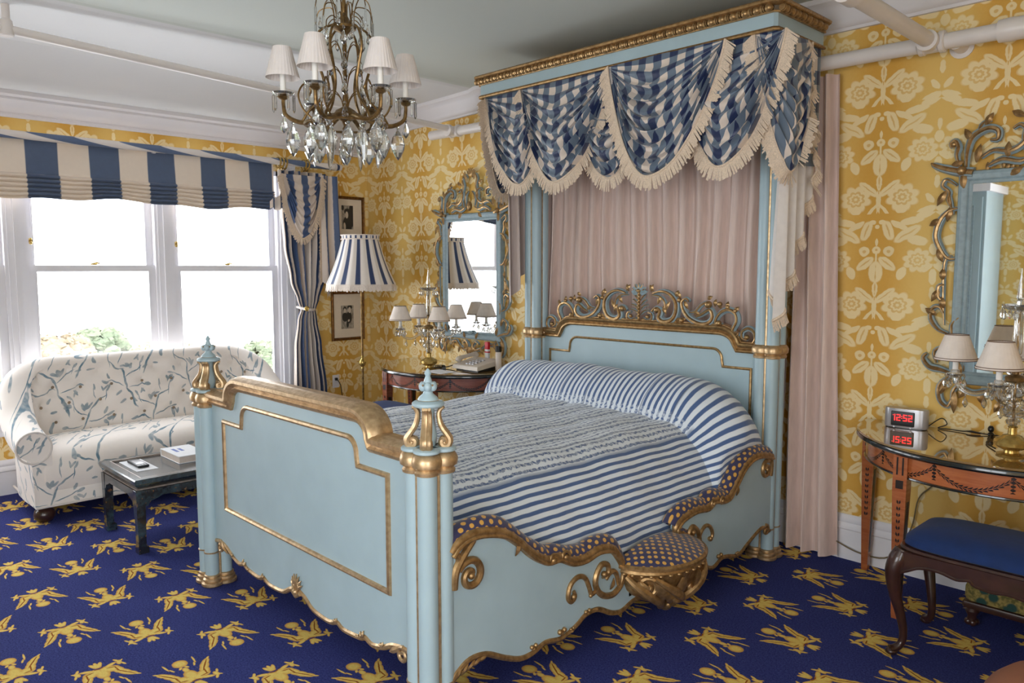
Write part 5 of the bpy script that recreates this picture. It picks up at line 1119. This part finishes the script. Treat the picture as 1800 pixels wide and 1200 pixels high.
obj('cord', B().tube(cat([(5.345, -.05, .83), (5.35, -.08, .815), (5.365, -.16, .806), (5.38, -.26, .806), (5.44, -.36, .808)]), .0035, 6), CORD, sw_); obj('plug', B().ball((5.342, -.05, .835), .014, 8, (1, 1, 1.2)), BLACKP, sw_); obj('plug', B().ball((5.348, -.07, .812), .015, 8, (1, 1, .8)), BLACKP, sw_)
o = obj('power_cord', B().tube(cat([(5.19, -.03, .66), (5.16, -.03, .60), (5.09, -.03, .50), (5.03, -.03, .42), (5.0, -.035, .25), (4.9, -.035, .08), (4.75, -.035, .06), (4.62, -.035, .095)]), .004, 6), plain('tan_cord', (120, 104, 74), .6), lamp_near)
o = obj('power_cord', B().tube(cat([(5.40, -.06, .655), (5.43, -.06, .64), (5.455, -.06, .59), (5.53, -.05, .63), (5.60, -.05, .62), (5.8, -.04, .6)]), .004, 6), CORD, lamp_near)

# ------------------------------------------------------------------ velvet benches
bn = thing('velvet_bench', 'dark carved bench with royal blue velvet seat under the near half moon table', 'bench', (5.74, -.745, 0), 0, 'blue velvet benches', world=False)
HX, HY = .49, .205
sup = lambda k, z, e=.35: [((HX*k)*abs(cs(a))**e*(1 if cs(a) > 0 else -1), (HY*k)*abs(sn(a))**e*(1 if sn(a) > 0 else -1), z) for a in range(0, 360, 6)]
def off_(d, z, e=.35): return [((HX+d)*abs(cs(a))**e*(1 if cs(a) >= 0 else -1), (HY+d)*abs(sn(a))**e*(1 if sn(a) >= 0 else -1), z) for a in range(0, 360, 6)]
obj('cushion', B().loft([off_(-.01, .4635), off_(.0, .47), off_(-.004, .495), off_(-.03, .52), off_(-.08, .537), off_(-.13, .545), off_(-.19, .548)], True), VELVET, bn)
b = B(); b.loft([off_(-.02, .44), off_(.008, .446), off_(.014, .454), off_(.008, .462), off_(-.01, .463)], True); obj('seat_rail', b, MAHOG, bn)
def apn(x0, x1, y, ax):
    L = x1-x0; P = cat([(0, .35), (.05, .375), (.10, .40), (.17, .405), (.235, .392), (.28, .40), (.30, .385), (.36, .378), (.42, .385), (.5, .372)], 4); P = [(q[0]*L, q[1]) for q in P]; P = P+[(L-a, c) for a, c in P][::-1][1:]
    b = B(); mp = (lambda a, c, h: (x0+a, y-h, c)) if ax == 'x' else (lambda a, c, h: (y-h, x0+a, c))
    b.prism([(0, .45), (L, .45)]+P[::-1], mp, -.012, .012); b.tube([mp(a, c, .012 if y*1 < 0 else -.012) for a, c in P], .0065, 6); return b
b = apn(-HX+.0, HX, -HY+.0, 'x'); obj('apron', b, MAHOG, bn); obj('apron', apn(-HX, HX, HY, 'x'), MAHOG, bn); obj('apron', apn(-HY, HY, -HX, 'y'), MAHOG, bn); obj('apron', apn(-HY, HY, HX, 'y'), MAHOG, bn)
for sx in (-1, 1):
    for sy in (-1, 1):
        o = lambda d, z: (sx*(HX-.02+d), sy*(HY-.02+d), z)
        b = B(); b.tube(cat([o(0, .45), o(.012, .41), o(.024, .36), o(.02, .28), o(.0, .18), o(-.012, .10), o(-.008, .05), o(.01, .028), o(.024, .022)], 4), [.03, .038, .034, .026, .02, .016, .015, .017, .020], 10)
        b.ball(o(.02, .016), .022, 8, (1.1, 1.1, .7)); obj('leg', b, MAHOG, bn)
dup(bn, (1.60, -.745, 0), 0, 'dark bench with royal blue velvet seat left of the bed, mostly hidden by it')

# footstool
fs = thing('footstool', 'low footstool with green and gold needlepoint cover under the near table', 'footstool', (5.62, -.31, 0))
obj('cover', B().rbox(5.37, 5.87, -.44, -.16, .115, .20, .02), NEEDLE, fs); obj('frame', B().rbox(5.365, 5.875, -.445, -.155, .085, .117, .008), MAHOG, fs)
for x in (5.40, 5.84):
    for y in (-.41, -.19):
        b = B(); b.lathe([(.02, .09), (.03, .07), (.018, .045), (.02, .03)], (x, y, 0), 12)
        for q in range(4): b.ball((x+.014*cs(90*q-60), y+.014*sn(90*q-60), .018), .017, 7)
        obj('claw_foot', b, MAHOG, fs)

# leather pouf at the lower right corner
o = thing('leather_pouf', 'rounded terracotta leather seat just showing in the lower right corner', 'pouf', (6.015, -1.78, 0))
sq = lambda r, z: [(6.015+r*abs(cs(a))**.7*(1 if cs(a) > 0 else -1), -1.78+r*abs(sn(a))**.7*(1 if sn(a) > 0 else -1), z) for a in range(0, 360, 10)]
obj('cushion', B().loft([sq(.18, .02), sq(.22, .05), sq(.235, .2), sq(.235, .36), sq(.22, .42), sq(.18, .46), sq(.10, .48), sq(.02, .485)], True), TAN, o); obj('base', B().loft([sq(.17, 0), sq(.17, .03)], True), MAHOG, o)

# blue wardrobe on the wall behind the camera, seen in the near mirror
wd = thing('wardrobe', 'pale blue panelled wardrobe reflected in the near mirror', 'wardrobe', (3.25, -5.6, 0))
obj('carcass', B().box(2.6, 3.86, -5.93, -5.30, 0, 2.42), BLUE, wd, False); obj('cornice', B().box(2.56, 3.90, -5.945, -5.26, 2.42, 2.50), WHITE, wd, False)
for x0 in (2.63, 3.25):
    d = obj('door', B().box(x0, x0+.58, -5.30, -5.275, .1, 2.36), BLUE, wd, False)
    b = B(); b.sweep([(x0+.08, .2), (x0+.50, .2), (x0+.50, 2.26), (x0+.08, 2.26)], [(-.012, 0), (-.008, .008), (0, .01), (.008, .008), (.012, 0)], lambda a, c, h: (a, -5.275+h, c), True); obj('door_moulding', b, BLUE2, d)
    obj('knob', B().ball((x0+(.54 if x0 < 3 else .04), -5.26, 1.1), .016, 8), BRASS, d)

# ------------------------------------------------------------------ chandelier
hx, hy = 3.51, -2.43
ch = thing('chandelier', 'brass and crystal chandelier with small pleated shades hanging over the bed foot', 'chandelier', (hx, hy, 2.2))
b = B()
for i in range(11):
    z = 2.66+.034*i; P = [(hx+.009*cs(a)*(1 if i % 2 else .0)+0, hy+.009*cs(a)*(0 if i % 2 else 1), z+.022*sn(a)) for a in range(0, 361, 30)]; b.tube(P, .0028, 6)
obj('chain', b, BRONZE, ch); obj('ceiling_rose', B().lathe([(.001, -.04), (.03, -.035), (.055, -.01), (.06, 0)], (hx, hy, 3.02), 20), BRONZE, ch)
b = B(); b.lathe([(.004, .50), (.012, .47), (.007, .44), (.03, .40), (.05, .385), (.05, .375), (.02, .36), (.009, .35), (.007, .12), (.012, .10), (.014, .06), (.04, .045), (.05, .03), (.04, .015), (.018, .0), (.01, -.02), (.016, -.03), (.006, -.05)], (hx, hy, 2.21), 16); obj('stem', b, BRONZE, ch)
pr = B(); pr.lathe([(.001, 0), (.009, -.006), (.003, -.014), (.006, -.02), (.022, -.045), (.030, -.075), (.026, -.10), (.012, -.128), (.001, -.142)], n=8); pend_me = mesh_of('crystal_pendant', pr, CRYSTAL, False)
pr = B(); pr.lathe([(.001, 0), (.006, -.006), (.002, -.012), (.008, -.03), (.013, -.07), (.007, -.115), (.001, -.13)], n=6); icicle_me = mesh_of('crystal_icicle', pr, CRYSTAL, False)
pr = B(); pr.lathe([(.001, 0), (.005, -.004), (.005, -.05), (.001, -.058)], n=4); prism_me = mesh_of('crystal_prism', pr, CRYSTAL, False)
fd = math.degrees(math.atan2(-4.2432-hy, 6.385-hx))+3
for k in range(6):
    a = fd+30+60*k; ca, sa = cs(a), sn(a); R = .25; pt = lambda r, z: (hx+r*ca, hy+r*sa, z)
    arm = cat([pt(.03, 2.235), pt(.07, 2.23), pt(.13, 2.205), pt(.19, 2.20), pt(.24, 2.225), pt(R, 2.265), pt(R, 2.295)], 5); ar = obj('arm', B().tube(arm, [.009, .011, .008, .007], 8), BRONZE, ch)
    b = B(); b.tube(cat([pt(.045, 2.60), pt(.10, 2.57), pt(.125, 2.50), pt(.10, 2.42), pt(.085, 2.36), pt(.10, 2.30), pt(.15, 2.245), pt(.175, 2.205)], 4), [.005, .006, .005], 6)
    b.tube(cat([pt(.12, 2.205), pt(.17, 2.25), pt(.19, 2.31), pt(.165, 2.355), pt(.14, 2.33), pt(.15, 2.305)], 4), .0042, 6); obj('scroll', b, BRONZE, ar)
    for zz, rr in ((2.60, .07), (2.50, .06), (2.40, .07), (2.30, .075)):
        aa = a+25; q = lambda r, z: (hx+r*cs(aa), hy+r*sn(aa), z); o = obj('crystal_wire', B().tube(cat([q(.008, zz-.06), q(.02, zz), q(rr*.7, zz+.03), q(rr*1.1, zz+.01), q(rr*1.15, zz-.02)], 4), .0022, 5), BRONZE, ch)
        inst('crystal_drop', drop_me, ch, q(rr*1.15, zz-.022), (0, 0, k), (1.15, 1.15, 1.2))
    for dd in (-16, 14):
        aa = a+dd; q = lambda r, z: (hx+r*cs(aa), hy+r*sn(aa), z); tz = 2.70+(.02 if dd > 0 else -.03)
        obj('crown_wire', B().tube(cat([q(.04, 2.59), q(.045, 2.66), q(.07, tz), q(.105, tz-.015), q(.118, tz-.06)], 4), .0024, 5), BRONZE, ch)
        inst('crystal_prism', prism_me, ch, q(.118, tz-.06), (0, 0, k), (1, 1, 1.3)); inst('crystal_drop', drop_me, ch, q(.10, tz-.1), (0, 0, k), (.8, .8, .8))
    cx, cy = hx+R*ca, hy+R*sa
    cup = obj('candle_cup', B().lathe([(.008, 2.285), (.018, 2.29), (.026, 2.298), (.012, 2.302), (.014, 2.315)], (cx, cy, 0), 14), BRONZE, ar)
    obj('drip_pan', B().lathe([(.01, 2.298), (.04, 2.306), (.046, 2.314), (.04, 2.312), (.012, 2.304)], (cx, cy, 0), 14), CRYSTAL, ar)
    back = k in (2, 3)
    obj('candle', B().lathe([(.011, 2.30), (.0115, 2.305), (.0115, 2.40), (.008, 2.404)], (cx, cy, 0), 12), CANDLE, ar)
    if not back:
        def shf(u, v): aa = 2*PI*u; r = (.036+.032*v)*(1+.014*math.sin(30*aa)); return (cx+r*math.cos(aa), cy+r*math.sin(aa), 2.495-.122*v)
        s2 = obj('lamp_shade', B().grid(shf, 120, 4), plain('pleated_shade', (226, 216, 210), .75, var=.03) if 'pleated_shade' not in bpy.data.materials else bpy.data.materials['pleated_shade'], ch)
    else: obj('glass_cup', B().lathe([(.02, 2.315), (.036, 2.33), (.042, 2.36), (.036, 2.38), (.04, 2.385)], (cx, cy, 0), 14), GLASS, ch)
    for q in range(5): inst('crystal_prism', prism_me, ch, (cx+.043*cs(72*q), cy+.043*sn(72*q), 2.308), (0, 0, q), (1.2, 1.2, 1.25))
    inst('crystal_pendant', pend_me, ch, pt(.215, 2.20), (0, 0, a), (1, 1, 1)); inst('crystal_drop', drop_me, ch, pt(.25, 2.235), (0, 0, a), (1.3, 1.3, 1.3))
    inst('crystal_icicle', icicle_me, ch, pt(.13, 2.19), (0, 0, a), (1.15, 1.15, 1.3)); aa = a+30
    inst('crystal_pendant', pend_me, ch, (hx+.17*cs(aa), hy+.17*sn(aa), 2.185), (0, 0, a), (.9, .9, .95)); inst('crystal_pendant', pend_me, ch, (hx+.07*cs(aa), hy+.07*sn(aa), 2.20), (0, 0, a), (.85, .85, .9))
b = B(); b.tube([(hx+.17*cs(a), hy+.17*sn(a), 2.195) for a in range(0, 361, 10)], .005, 6); obj('ring', b, BRONZE, ch)
inst('crystal_pendant', pend_me, ch, (hx, hy, 2.165), (0, 0, 0), (1, 1, .95))
